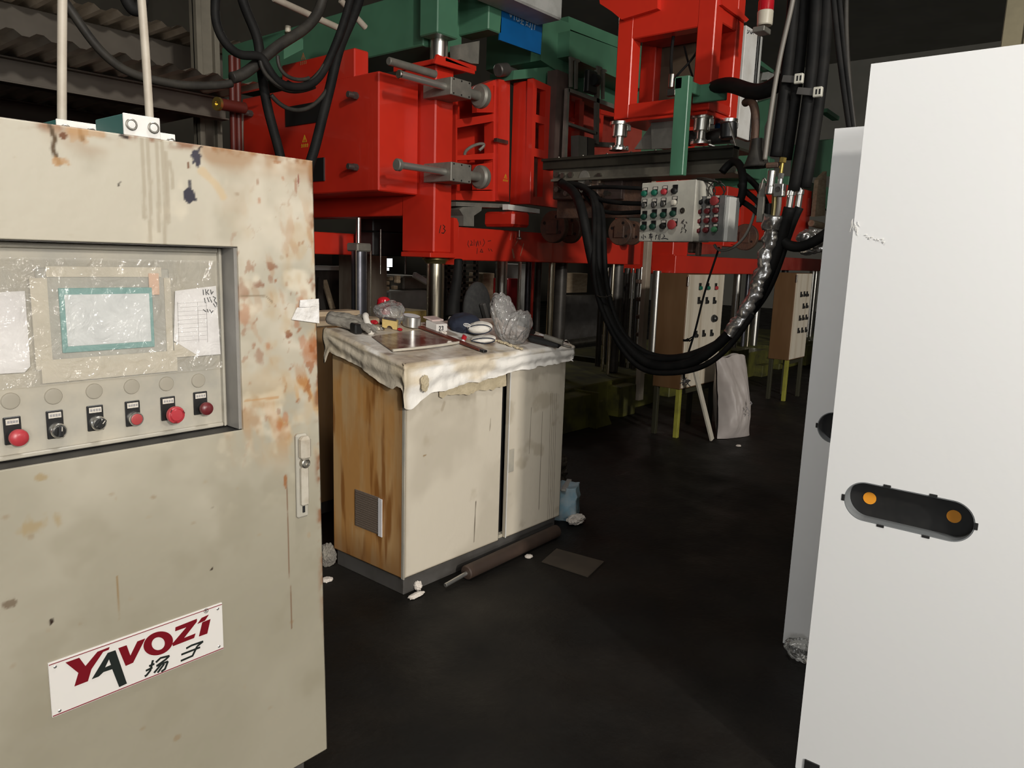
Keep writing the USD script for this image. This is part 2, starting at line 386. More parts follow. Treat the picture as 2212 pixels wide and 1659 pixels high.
def panel_grid(xs, zs, hole=None, thick=.02):
    """Sheet with an optional rectangular opening: front grid at y = 0 and turned-back rims."""
    X, Z = np.meshgrid(xs, zs, indexing='ij'); nx, nz = X.shape
    idx = np.arange(nx * nz).reshape(nx, nz)
    q = np.stack([idx[:-1, :-1], idx[1:, :-1], idx[1:, 1:], idx[:-1, 1:]], -1).reshape(-1, 4)
    if hole:
        cx, cz = X.ravel()[q].mean(1), Z.ravel()[q].mean(1)
        q = q[~((cx > hole[0]) & (cx < hole[1]) & (cz > hole[2]) & (cz < hole[3]))]
    F = np.vstack([q[:, [0, 1, 2]], q[:, [0, 2, 3]]])
    e = np.vstack([F[:, [0, 1]], F[:, [1, 2]], F[:, [2, 0]]]); key = np.sort(e, 1)
    _, inv, cnt = np.unique(key, axis=0, return_inverse=True, return_counts=True)
    B = e[cnt[inv.ravel()] == 1]
    n = nx * nz
    F = np.vstack([F, np.stack([B[:, 1], B[:, 0], B[:, 0] + n], 1), np.stack([B[:, 1], B[:, 0] + n, B[:, 1] + n], 1)])
    return X.ravel(), Z.ravel(), F

LC = thing('control_cabinet', 'tall rust-streaked cream control cabinet with screen, push buttons and name plate', 'cabinet', (.45, 1.85, 0))
xs = np.r_[np.linspace(-.35, .10, 60), np.linspace(.105, 1.0, 240)[:], np.linspace(1.004, 1.144, 40)]
xs = np.unique(np.r_[xs, .914]); zs = np.unique(np.r_[np.linspace(.1, 1.717, 480), 1.071, 1.501])
gx, gz, gF = panel_grid(xs, zs, (-.3, .914, 1.071, 1.501))
gx2 = np.where(gx > .914, .914 + (gx - .914) * (edge_x(gz) - .914) / (1.144 - .914), gx)
dent = .0035 * (fb(gx, gz, 2.2, 3) - .5) * 2
V = np.vstack([np.stack([gx2, YL + dent, gz], 1), np.stack([gx2, np.full_like(gx, YL + .022), gz], 1)])
x, z = gx2, gz
n1, n2, n3, n4 = fb(x, z, 3, 1), fb(x, z, 9, 2), fb(x, z, 26, 5), fb(x, z, 60, 8)
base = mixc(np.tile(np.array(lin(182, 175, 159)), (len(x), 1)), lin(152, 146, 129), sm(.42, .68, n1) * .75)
base = mixc(base, lin(138, 132, 115), sm(1.25, .5, z) * .75)  # greyer towards the bottom: grime plus light falloff put into the paint
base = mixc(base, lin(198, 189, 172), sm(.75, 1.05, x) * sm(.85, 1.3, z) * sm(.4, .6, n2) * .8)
base = mixc(base, lin(134, 127, 108), sm(.52, .72, n2) * .35)
# soft rust smears down the lock side
right = sm(.78, 1.05, x) * sm(.92, 1.12, z) * sm(1.72, 1.45, z)
lowm = sm(.40, .62, fb(x, z, 4.5, 19)) * right
fine = fb(x * 2.4 + z * .5, z * .9, 16, 11); fine2 = fb(x * 2.0 - z * .6, z * 1.1, 30, 12)
base = mixc(base, lin(178, 138, 84), np.clip(lowm * sm(.46, .62, fine) * .8, 0, .7))
base = mixc(base, lin(158, 104, 50), np.clip(right * sm(.58, .68, fine) * (.35 + .65 * lowm), 0, .75))
base = mixc(base, lin(136, 80, 40), np.clip(right * sm(.66, .74, fine2) * .8, 0, .7))
base = mixc(base, lin(124, 74, 46), np.clip(sm(.9, 1.0, x) * sm(1.15, 1.25, z) * sm(1.55, 1.4, z) * sm(.66, .72, fb(x, z, 24, 14)), 0, .9))
base = mixc(base, lin(206, 196, 176), sm(.56, .7, fb(x, z, 14, 17)) * sm(.6, .9, x) * sm(.8, 1.2, z) * .7)
base = mixc(base, lin(172, 146, 108), right * sm(.5, .62, fb(x, z, 13, 18)) * .45)
# rusted edges
edge = np.maximum(sm(.022, .0, edge_x(z) - x) * sm(.3, .9, z), sm(.022, 0, 1.717 - z))
base = mixc(base, lin(120, 72, 38), np.clip(edge * sm(.42, .66, n3) * 1.2, 0, .8))
base = mixc(base, lin(150, 110, 70), np.clip(sm(.07, 0, 1.717 - z) * sm(.5, .7, n2), 0, .6))
def blob(px, py, rx, rz, col, amt=1., seed=0, soft=.35):
    global base
    p = at(px, py, y=YL)
    k = np.nonzero((np.abs(x - p[0]) < 1.6 * rx) & (np.abs(z - p[2]) < 1.6 * rz))[0]
    d = np.hypot((x[k] - p[0]) / rx, (z[k] - p[2]) / rz) + (fb(x[k] * 1.5, z[k], 50, 20 + seed) - .5) * 2.0
    base[k] = mixc(base[k], col, sm(1, 1 - soft, d) * amt)
def streak(pts, w, col, amt=1., seed=0):
    global base
    P2 = np.array([at(*p, y=YL)[[0, 2]] for p in pts]); lo, hi = P2.min(0) - 2 * w, P2.max(0) + 2 * w
    k = np.nonzero((x > lo[0]) & (x < hi[0]) & (z > lo[1]) & (z < hi[1]))[0]; d = np.full(len(k), 9.)
    q = np.stack([x[k], z[k]], 1)
    for a, b in zip(P2[:-1], P2[1:]):
        t = np.clip(((q - a) @ (b - a)) / ((b - a) @ (b - a)), 0, 1); d = np.minimum(d, np.linalg.norm(q - a - t[:, None] * (b - a), axis=1))
    base[k] = mixc(base[k], col, sm(w, w * .4, d + (fb(x[k], z[k], 70, 40 + seed) - .5) * w * .8) * amt)
RUST, DRK, TAN = lin(104, 64, 36), lin(48, 36, 28), lin(170, 130, 85)
streak([(105, 262), (118, 300), (113, 322), (122, 340), (128, 352)], .006, lin(80, 60, 35)); blob(128, 350, .018, .012, TAN, .8, 1)
blob(136, 293, .006, .006, RUST, 1, 2); streak([(172, 278), (178, 300)], .006, lin(70, 52, 30)); blob(170, 290, .03, .02, TAN, .6, 3)
streak([(150, 280), (220, 290)], .010, TAN, .6); streak([(262, 292), (275, 297)], .006, DRK); streak([(313, 292), (348, 300)], .005, lin(110, 80, 45), .8)
for k, (px, y0, y1) in enumerate([(306, 300, 470), (318, 300, 520), (338, 300, 500), (350, 305, 540), (358, 330, 480), (366, 350, 405)]):
    streak([(px, y0), (px + 4 + 3 * (k % 2), (y0 + y1) / 2), (px + 6, y1)], .0055, lin(150, 138, 118), .55, k)
blob(424, 338, .010, .017, lin(58, 56, 66), 1, 4, .2); streak([(430, 322), (418, 352)], .0035, lin(58, 56, 66)); streak([(430, 320), (436, 316)], .003, DRK)
blob(411, 421, .013, .014, lin(52, 50, 60), 1, 5, .15); streak([(410, 390), (411, 425)], .004, lin(52, 50, 60)); streak([(401, 431), (423, 431)], .0035, lin(52, 50, 60))
streak([(407, 352), (408, 362)], .003, RUST); streak([(259, 393), (256, 400)], .002, DRK)
streak([(436, 368), (465, 398), (482, 425)], .012, lin(190, 160, 115), .5, 2)
blob(645, 388, .005, .016, lin(120, 50, 34), .9, 6); blob(640, 400, .004, .02, lin(140, 84, 50), .6, 7); blob(600, 350, .012, .004, lin(150, 100, 60), .7, 7)
for k, (px, py, r) in enumerate([(555, 392, .006), (612, 385, .008), (560, 430, .007), (521, 630, .02), (527, 681, .022), (580, 745, .010), (562, 770, .014), (640, 700, .012), (655, 735, .016), (602, 888, .006), (603, 915, .012), (618, 902, .010), (680, 740, .016), (672, 760, .03), (650, 660, .016), (585, 600, .008)]):
    blob(px, py, r, r * 1.5, lin(160, 96, 52) if k % 3 else lin(134, 84, 52), .55, 30 + k, .6)
streak([(518, 638), (575, 640), (588, 652)], .0025, lin(120, 104, 80), .7); streak([(528, 866), (600, 858)], .004, lin(170, 130, 85), .7)
streak([(618, 1040), (622, 1110), (622, 1180), (628, 1290), (630, 1358)], .0018, lin(104, 70, 46), .8); blob(616, 1035, .006, .02, lin(136, 88, 50), .9, 50)
streak([(664, 1010), (662, 1062)], .002, RUST); streak([(252, 1245), (256, 1340)], .0022, lin(130, 100, 55), .7)
blob(75, 1135, .045, .02, lin(150, 126, 80), .55, 51, .8); blob(110, 1343, .004, .006, DRK, 1, 52); blob(458, 1096, .003, .003, DRK, 1, 53); blob(457, 1229, .003, .003, DRK, 1, 54)
blob(20, 1305, .012, .010, lin(90, 70, 50), .7, 55); blob(90, 1030, .015, .01, lin(150, 126, 80), .6, 56)
for k in range(46):
    px, py = rng.uniform(0, 690), rng.uniform(300, 1600)
    blob(px, py, rng.uniform(.003, .012), rng.uniform(.003, .010), lin(150, 128, 98) if k % 3 else lin(128, 100, 66), rng.uniform(.15, .45), 60 + k, .8)
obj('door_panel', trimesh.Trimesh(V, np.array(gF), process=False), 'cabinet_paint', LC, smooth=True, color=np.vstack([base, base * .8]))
b = MB()
b.box((-.35, YL + .02, .1), (1.121, 2.10, 1.12 - .055), .006)                         # carcass round the recess
b.box((-.35, YL + .02, 1.508), (1.118, 2.10, 1.7165), .006); b.box((.925, YL + .02, 1.0), (1.120, 2.10, 1.6), .006)
b.box((-.35, YL + .10, 1.0), (1.10, 2.09, 1.6), .004)
obj('body', b, 'cabinet_plain', LC)
obj('plinth', cbox((-.33, YL + .03, 0), (1.09, 2.08, .1), .004), 'grey_dark', LC, label='dark base under the cabinet')
YI = 1.665
b = MB(); b.box((.906, YL + .004, 1.073), (.914, YI + .02, 1.5), 0); b.box((-.3, YL + .004, 1.4995), (.914, YI + .02, 1.508), 0)
rec = obj('recess_frame', b, 'recess_grey', LC, label='sunk grey frame round the control panel')
obj('shade_ledge', cbox((-.3, YL + .004, 1.064), (.914, YI + .02, 1.0714), 0), 'slot_black', LC, label='ledge along the bottom of the recess, coloured dark for its shadowed gap')  # ledge coloured black to put the shadow of the gap in
b = MB()
b.box((.896, YI - .012, 1.074), (.901, YI + .002, 1.497), .001); b.box((.9018, YI - .006, 1.074), (.9059, YI + .002, 1.497), .001); b.box((-.3, YI - .010, 1.074), (.895, YI, 1.083), .002); b.box((-.3, YI - .010, 1.487), (.895, YI, 1.4975), .002)
obj('window_moulding', b, 'panel_grey', LC)
obj('control_panel', cbox((-.3, YI, 1.072), (.908, YI + .02, 1.499), .001), 'panel_grey', LC)
def panel_rect(p0, p1, y0, d, m, name, parent=LC, c=.001, label=None):
    a, b_ = at(*p0, y=YI), at(*p1, y=YI); return obj(name, cbox((a[0], y0 - d, a[2]), (b_[0], y0, b_[2]), c), m, parent, label=label)
a_, c_ = at(118, 600, y=YI), at(352, 780, y=YI)
b = MB().box((a_[0] - .035, YI - .006, c_[2] - .02), (c_[0] + .02, YI, a_[2] + .02), .003)
scr = obj('screen_housing', b, mat('housing_grey', (.40, .39, .35), (.34, .33, .30), .5, scale=8), LC, label='grey screen surround under clear film')
panel_rect((122, 622), (330, 748), YI - .006, .005, 'teal_plastic', 'bezel', scr)
panel_rect((134, 636), (322, 736), YI - .011, .0012, 'screen_white', 'display', scr)
b = MB()                                                        # cream masking tape strips round the screen
for p0, p1, tl in [((60, 600), (112, 795), 3), ((350, 600), (372, 775), 2), ((95, 575), (345, 598), 4), ((85, 778), (380, 800), 5), ((372, 740), (455, 765), 6)]:
    a, c = at(*p0, y=YI), at(*p1, y=YI); b.box((a[0], YI - .0075 - .0002 * tl, c[2]), (c[0], YI - .006 - .0002 * tl, a[2]), 0)
obj('masking_tape', b, 'tape_cream', LC)
a, c = at(316, 590, y=YI), at(340, 636, y=YI)
obj('masking_tape', cbox((a[0], YI - .0105, c[2]), (c[0], YI - .0095, a[2]), 0), mat('tape_pink', (.62, .42, .31), None, .6), LC, label='pinkish strip of tape over the corner of the screen')
def sheet(pts, y, m, name, parent=LC, th=.0008, label=None):
    P3 = [at(*p, y=YI) for p in pts]; return obj(name, MB().poly(Polygon([(p[0], p[2]) for p in P3]), (0, y, 0), (1, 0, 0), (0, 0, 1), th, (0, 1, 0)), m, parent, label=label)
pp = sheet([(374, 628), (462, 617), (472, 764), (424, 768), (371, 735)], YI - .0098, 'paper', 'paper_sheet', label='white paper with a ruled table and handwritten figures')
b = MB()
def pline(pts, w, y=YI - .0101, b=None, plane=YI):
    P3 = [at(*p, y=plane) for p in pts]; g = LineString([(p[0], p[2]) for p in P3]).buffer(w / 2, cap_style=2); b.poly(g, (0, y, 0), (1, 0, 0), (0, 0, 1), .0004, (0, 1, 0))
for px in (379, 422, 441): pline([(px, 652), (px + 3, 738)], .0008, b=b)
for k in range(10): pline([(379, 655 + 9 * k), (443, 651 + 9 * k)], .0005, b=b)
obj('printed_table', b, 'ink_grey', pp)
b = MB()
for st in [[(434, 625), (435, 637)], [(439, 624), (441, 637)], [(446, 625), (442, 631), (447, 636)], [(450, 625), (452, 635), (456, 629)], [(437, 643), (439, 654)], [(443, 642), (447, 652)], [(448, 641), (453, 653)], [(455, 640), (461, 643), (458, 648), (462, 655)], [(456, 655), (461, 663)], [(463, 652), (464, 662)], [(434, 668), (441, 673)], [(443, 667), (445, 674)], [(448, 668), (452, 675), (456, 670)]]:
    pline(st, .0022, b=b)
obj('handwriting', b, 'ink', pp)
sheet([(-30, 632), (50, 628), (62, 790), (50, 803), (-30, 808)], YI - .0092, 'paper', 'paper_sheet')
# clear crinkled film taped over the upper panel
fx = np.linspace(-.1, 1, 60); FXg, FZg = np.meshgrid(np.linspace(at(-40, 700, y=YI)[0], at(470, 700, y=YI)[0], 90), np.linspace(at(200, 820, y=YI)[2], at(300, 560, y=YI)[2], 60), indexing='ij')
wv = .004 * (meshkit.fbm(np.stack([FXg * 16, FZg * 16, FXg * 0], -1), 4, 9) - .5) + .002 * (np.abs(meshkit.fbm(np.stack([FXg * 40, FZg * 30, FXg * 0], -1), 3, 19) - .5))
obj('clear_film', surf(FXg, YI - .0145 - wv, FZg), 'clear_film', LC, smooth=True, label='crinkled clear plastic film taped over the screen')
# blank plugs and operators
for px, py, r in [(22, 866, .0175), (115, 856, .0175), (203, 845, .0170), (284, 835, .0165), (359, 829, .0162), (428, 822, .0158)]:
    c = at(px, py, y=YI); obj('blank_plug', MB().lathe([(0, .0165), (.002, .0165), (.0035, .0155), (.0042, .012)], (c[0], YI, c[2]), (0, -1, 0), 28), 'blank_plug', LC)
def operator(lx0, ly0, lx1, ly1, cx, cy, kind, m='red_button', r=.0155, ang=20):
    a, b_ = at(lx0, ly0, y=YI - .004), at(lx1, ly1, y=YI - .004)
    c = at(cx, cy, y=YI - .02); c = np.array([(a[0] + b_[0]) / 2 + .004, YI, b_[2] - .002])
    g = obj('push_button' if kind != 'selector' else 'selector_switch', MB().box((a[0], YI - .004, b_[2] - .018), (b_[0], YI, a[2]), .0015), 'black_plastic', LC, label=None)
    obj('legend', cbox((a[0] + .004, YI - .0046, a[2] - .0155), (b_[0] - .004, YI - .004, a[2] - .004), 0), 'legend_white', g)
    t = MB()
    for k in range(4):
        xx = a[0] + .0065 + k * (b_[0] - a[0] - .013) / 3.6; t.box((xx, YI - .0049, a[2] - .0125), (xx + .004, YI - .0045, a[2] - .0075), 0)
    obj('legend_print', t, 'ink_grey', g)
    o = (c[0], YI - .003, c[2])
    if kind == 'selector':
        obj('ring', MB().lathe([(0, r), (.006, r), (.008, r - .0015), (.008, r - .004), (.004, r - .004)], o, (0, -1, 0), 32), 'chrome', g)
        q = MB().lathe([(0, r - .004), (.011, r - .0045), (.0115, r - .006)], o, (0, -1, 0), 28)
        s_, c2 = math.sin(math.radians(ang)), math.cos(math.radians(ang)); u = np.array([s_, 0, c2])
        q.bar(np.array(o) - u * (r - .005) + (0, -.016, 0), np.array(o) + u * (r - .003) + (0, -.016, 0), .009, .012, .002, (0, 1, 0)); obj('knob', q, 'black_plastic', g)
        e = np.array(o) + (0, -.0223, 0); obj('pointer', MB().bar(e + u * .002, e + u * (r - .005), .0016, .0008, 0, (0, 1, 0)), 'legend_white', g)
    elif kind == 'mushroom':
        obj('collar', MB().lathe([(0, r * .85), (.008, r * .8), (.012, r * .6)], o, (0, -1, 0), 28), 'black_plastic', g)
        obj('cap', MB().lathe([(.008, r * .55), (.014, r * 1.06), (.019, r * 1.12), (.024, r * 1.02), (.0275, r * .7), (.0285, r * .3)], o, (0, -1, 0), 32), m, g)
    elif kind == 'stop':
        obj('collar', MB().lathe([(0, r * .8), (.014, r * .72), (.02, r * .6)], o, (0, -1, 0), 28), 'black_plastic', g)
        obj('cap', MB().lathe([(.016, r * .7), (.020, r * 1.22), (.028, r * 1.28), (.031, r * 1.2), (.032, r * 1.0), (.031, r * .95), (.034, r * .8), (.0345, r * .3)], o, (0, -1, 0), 36), m, g)
        for k in range(3):
            t = MB(); w = math.radians(30 + 120 * k); p = np.array(o) + (math.cos(w) * r * 1.07, -.0322, math.sin(w) * r * 1.07); t.bar(p, p + (math.sin(w) * .007, 0, -math.cos(w) * .007), .0025, .0006, 0, (0, 1, 0))
            obj('arrow_mark', t, 'red_button_dark', g)
    else:
        obj('ring', MB().lathe([(0, r), (.007, r), (.009, r - .001), (.009, r - .003), (.005, r - .003)], o, (0, -1, 0), 32), 'chrome', g)
        obj('cap', MB().lathe([(.002, r - .003), (.0095, r - .0032), (.0105, r - .005), (.0108, .003)], o, (0, -1, 0), 28), m, g)
operator(6, 903, 48, 938, 37, 940, 'mushroom', 'red_button')
operator(99, 889, 139, 926, 128, 923, 'selector', ang=5)
operator(187, 878, 225, 910, 213, 910, 'selector', ang=40)
operator(270, 868, 304, 901, 293, 901, 'flush', mat('red_button_pale', (.36, .05, .05), None, .4))
operator(347, 859, 380, 889, 378, 892, 'stop', 'red_button')
operator(418, 848, 449, 877, 442, 878, 'mushroom', 'red_button_dark', .014)
# swing handle
a, c = at(628, 940, y=YL), at(664, 1112, y=YL)
hx, hw = (a[0] + c[0]) / 2 + .004, .030
hd = obj('door_handle', MB().box((hx - .017, YL - .012, c[2]), (hx + .017, YL + .002, a[2]), .005), 'panel_grey', LC, label='worn swing handle with a round key lock')
obj('lever', MB().box((hx - .011, YL - .024, c[2] + .035), (hx + .011, YL - .010, a[2] - .085), .004).box((hx - .015, YL - .034, a[2] - .065), (hx + .015, YL - .008, a[2] - .003), .008), mat('handle_cream', (.46, .42, .35), (.36, .31, .24), .45, scale=20), hd)
obj('key_lock', MB().lathe([(0, .0125), (.014, .0125), (.016, .010), (.013, .008), (.009, .0075)], (hx + .001, YL - .010, a[2] - .075), (0, -1, 0), 24), 'steel', hd)
obj('key_slot', MB().box((hx - .004, YL - .0135, c[2] + .014), (hx + .004, YL - .011, c[2] + .032), .001), 'black_plastic', hd)
# name plate with riveted corners: letters traced on the plate's own plane
npx = lambda u, v: at(60 + u / 3.16, 1260 + v / 3.16, y=YL)
q = [at(103, 1437, y=YL), at(478, 1297, y=YL), at(482, 1398, y=YL), at(112, 1552, y=YL)]
x0, x1, z0, z1 = .468, .844, .533, .6545
NP = obj('name_plate', cbox((x0, YL - .004, z0), (x1, YL + .0005, z1), .0008), 'plate_white', LC, label='white name plate lettered YAVOZi in red and black')
b = MB().box((x0 + .001, YL - .0046, z1 - .0052), (x1 - .001, YL - .0038, z1 - .0035), 0).box((x0 + .001, YL - .0046, z0 + .002), (x1 - .001, YL - .0038, z0 + .0042), 0); obj('border_line', b, 'line_maroon', NP)
for xx, zz in [(x0 + .012, z1 - .012), (x1 - .012, z1 - .012), (x1 - .012, z0 + .012), (x0 + .014, z0 + .010)]: obj('rivet', MB().lathe([(0, .0034), (.001, .0032), (.0018, .0018)], (xx, YL - .004, zz), (0, -1, 0), 14), 'aluminium', NP)
def glyph(name, polys, m, parent, holes=()):
    P2 = lambda pts: [tuple(npx(*p)[[0, 2]]) for p in pts]
    g = unary_union([Polygon(P2(p)).buffer(0) for p in polys])
    for h in holes: g = g.difference(Polygon(P2(h)))
    obj(name, MB().poly(g, (0, YL - .0041, 0), (1, 0, 0), (0, 0, 1), .0012, (0, -1, 0)), m, parent)
def ell(cx, cy, rx, ry, tilt, n=40):
    t = np.linspace(0, 2 * np.pi, n, endpoint=False); c, s = math.cos(tilt), math.sin(tilt)
    return [(cx + rx * math.cos(a) * c - ry * math.sin(a) * s, cy + rx * math.cos(a) * s + ry * math.sin(a) * c) for a in t]
glyph('letter', [[(252, 536), (345, 503), (388, 560), (470, 462), (552, 430), (545, 448), (508, 462), (428, 580), (404, 662), (313, 697), (340, 606)]], 'letter_red', NP)
glyph('letter', [[(432, 648), (540, 470), (592, 452), (670, 678), (618, 702), (570, 580), (510, 600), (478, 630)]], 'letter_black', NP, [[(520, 570), (562, 552), (548, 512)]])
glyph('letter', [[(612, 438), (668, 418), (694, 490), (742, 392), (795, 372), (712, 536), (662, 558)]], 'letter_red', NP)
glyph('letter', [ell(884, 405, 104, 76, -.42)], 'letter_red', NP, [ell(884, 407, 46, 44, -.5)])
glyph('letter', [[(1002, 296), (1148, 238), (1146, 258), (1058, 370), (1138, 338), (1128, 368), (984, 424), (980, 408), (1078, 294), (1000, 322)]], 'letter_red', NP)
glyph('letter', [[(1185, 262), (1240, 240), (1218, 338), (1162, 358)], [(1180, 232), (1228, 210), (1202, 250), (1152, 272)]], 'letter_red', NP)
def stroke_poly(segs, w):
    out = []
    for s in segs:
        P2 = [tuple(npx(*p)[[0, 2]]) for p in s]; out.append(LineString(P2).buffer(w / 2, cap_style=2, join_style=2))
    return unary_union(out)
yang = [[(822, 560), (858, 545)], [(848, 520), (830, 590), (805, 622), (792, 630)], [(800, 592), (845, 570)], [(868, 535), (900, 505), (960, 490)], [(960, 490), (935, 515), (872, 560)], [(872, 560), (950, 528)], [(950, 528), (930, 580), (905, 598)], [(905, 548), (856, 606)], [(925, 545), (880, 605)]]
zi = [[(1075, 440), (1110, 420), (1190, 392)], [(1190, 392), (1150, 425)], [(1042, 482), (1170, 432)], [(1150, 425), (1118, 490), (1038, 525)]]
obj('chinese_character', MB().poly(stroke_poly(yang, .0044), (0, YL - .0041, 0), (1, 0, 0), (0, 0, 1), .0010, (0, -1, 0)), 'letter_black', NP)
obj('chinese_character', MB().poly(stroke_poly(zi, .0044), (0, YL - .0041, 0), (1, 0, 0), (0, 0, 1), .0010, (0, -1, 0)), 'letter_black', NP)
rr = npx(1211, 184)[[0, 2]]
g = Point(rr).buffer(.0055).difference(Point(rr).buffer(.0047)); g = g.union(LineString([rr + (-.0015, -.003), rr + (-.0015, .003), rr + (.0013, .0024), rr + (.0013, .0006), rr + (-.0015, 0), rr + (.0018, -.003)]).buffer(.0004))
obj('registered_mark', MB().poly(g, (0, YL - .0041, 0), (1, 0, 0), (0, 0, 1), .0008, (0, -1, 0)), 'letter_black', NP)
# silver tape patch by the door edge
for pts in ([(646, 648), (686, 645), (687, 662), (645, 663)], [(640, 664), (688, 662), (687, 698), (628, 690)]):
    P3 = [at(*p, y=YL) for p in pts]
    obj('tape_patch', MB().poly(Polygon([(min(p[0], 1.131), p[2]) for p in P3]), (0, YL - .0055, 0), (1, 0, 0), (0, 0, 1), .003, (0, 1, 0)), mat('tape_silver', (.72, .70, .68), (.6, .57, .53), .35, scale=30, bump=.4, bscale=50) if 'tape_silver' not in MAT else 'tape_silver', LC, label='torn patch of pale tape stuck by the door edge')
# green junction blocks on top
def block(px0, py0, px1, py1, yf, d, label, zb):
    a, c = at(px0, py0, y=yf), at(px1, py1, y=yf); z0_ = zb if zb else c[2]
    h = .042; top = z0_ + h
    t = thing('junction_block', label, 'connector', ((a[0] + c[0]) / 2, yf + d / 2, z0_), 'green junction blocks on top of the cabinet')
    obj('body', MB().box((a[0] + .001, yf + .004, z0_), (c[0] - .001, yf + d, top - .001), .002), 'green_block', t)
    obj('front_plate', MB().box((a[0], yf, z0_), (c[0], yf + .004, top), .001), 'white_plain', t)
    for k in (.2, .8):
        xx = a[0] + (c[0] - a[0]) * k; s = obj('socket', MB().lathe([(0, .0115), (.003, .0115), (.004, .010), (.004, .0085), (.001, .0085)], (xx, yf, z0_ + h * .5), (0, -1, 0), 24), 'steel', t)
        obj('pin', MB().lathe([(0, .008), (.0035, .0075), (.004, .004)], (xx, yf, z0_ + h * .5), (0, -1, 0), 20), 'white_plain', s)
mat('green_block', (.05, .15, .14), None, .5)
block(266, 252, 347, 293, 1.606, .14, 'small green block with white front plate, nearest the front edge on the rusty cabinet', 1.7175)
block(121, 256, 214, 279, 1.82, .10, 'small block with chipped white front plate, leftmost on the rusty cabinet top', 1.7175)
block(325, 288, 379, 303, 1.80, .10, 'small block with white front plate, half hidden behind the foremost one on the rusty cabinet', 1.7175)
# ------------------------------------------------------------------ two new white enclosures on the right
def obround(y0, y1, z0, z1, n=24):
    r = (z1 - z0) / 2; zc = (z0 + z1) / 2
    return LineString([(y0 + r, zc), (y1 - r, zc)]).buffer(r, quad_segs=n)
def enclosure(name, label, X, y0, y1, zb, zt, slots, d=.62, foot=True, y_front=None):
    t = thing(name, label, 'cabinet', (X + d / 2, (y0 + y1) / 2, 0))
    pan = sbox(y0, zb, y1, zt); holes = unary_union([obround(*s) for s in slots]) if slots else Polygon()
    obj('side_panel', MB().poly(pan.difference(holes), (X, 0, 0), (0, 1, 0), (0, 0, 1), .004, (1, 0, 0)), 'white_paint', t, smooth=False)
    b = MB().box((X + .004, y0 + .002, zb), (X + .024, y0 + .03, zt)).box((X + .004, y1 - .03, zb), (X + .024, y1 - .002, zt)).box((X + .06, y0 + .002, zb), (X + d, y1 - .001, zt - .001), .003)
    b.box((X + .002, y0 + .002, zt - .02), (X + d, y1 - .001, zt - .0005), .001)
    obj('body', b, 'white_paint', t)
    obj('plinth', cbox((X + .03, y0 + .03, 0), (X + d - .03, y1 - .03, zb), .004), 'grey_dark', t)
    for (s0, s1, q0, q1) in slots:
        o = obround(s0, s1, q0, q1)
        c = obj('cable_outlet', MB().poly(o.difference(o.buffer(-.003)), (X + .001, 0, 0), (0, 1, 0), (0, 0, 1), .050, (1, 0, 0)), 'slot_grey', t, label='oblong cable outlet with a grey wall and black insert')
        obj('insert', MB().poly(o.buffer(-.0005), (X + .046, 0, 0), (0, 1, 0), (0, 0, 1), .006, (1, 0, 0)), 'slot_black', c)
        r = (q1 - q0) / 2; zc = (q0 + q1) / 2; L = s1 - s0
        for yy, dz in [(s0 + .095 * L / .3, 1), (s0 + .20 * L / .3, 1), (s0 + .10 * L / .3, -1), (s0 + .205 * L / .3, -1)]:
            obj('clip', MB().box((X - .0015, yy - .009, zc + dz * (r - .002)), (X + .01, yy + .009, zc + dz * (r + .0055)), .001), 'slot_black', c)
        for yy, dy in [(s0, -1), (s1, 1)]:
            obj('clip', MB().box((X - .0015, yy - dy * .002, zc - .009), (X + .01, yy + dy * -.004 + dy * .010, zc + .009), .001), 'slot_black', c)
        for yy in (s1 - r, s0 + r):
            obj('disc', MB().lathe([(0, .0165), (.001, .0165)], (X + .0455, yy, zc), (-1, 0, 0), 28), 'orange_disc', c, smooth=40)
    return t
E1 = enclosure('electrical_enclosure', 'large white electrical enclosure at the right edge with an oblong black cable outlet', 2.051, -.60, .591, .056, 2.0, [(.236, .541, .838, .944)])
cr = MB()
for k in range(9):
    a = at(1842 + rng.uniform(-4, 22), 472 + rng.uniform(0, 22), x=2.05); a2 = a + np.array([0, rng.uniform(-.006, .006), rng.uniform(-.022, -.008)])
    cr.tube([a, (a + a2) / 2 + (-.001, .001, 0), a2], .0006, 6, 6)
for k in range(14):
    a = at(1866 + k * 3.6 + rng.uniform(-2, 2), 510 + k * .8 + rng.uniform(-3, 3), x=2.05); a2 = a + np.array([0, rng.uniform(-.008, .004), rng.uniform(-.006, .004)])
    cr.tube([a, (a + a2) / 2 + (-.001, 0, 0), a2], .0007, 6, 6)
obj('wrinkled_film', cr, 'white_plain', E1, kind='stuff', label='wrinkled bits of protective film on the white side')
b = MB(); a = at(1746, 1652, x=2.045)
obj('corner_tape', MB().box((2.047, a[1] - .03, .02), (2.053, a[1] + .012, a[2] + .01), .001), 'slot_black', E1)
E2 = enclosure('electrical_enclosure', 'narrow grey-looking enclosure half hidden behind the large white one on the right', 2.832, -.45, .915, .012, 1.986, [(0.569, 0.869, 0.854, 0.971)])
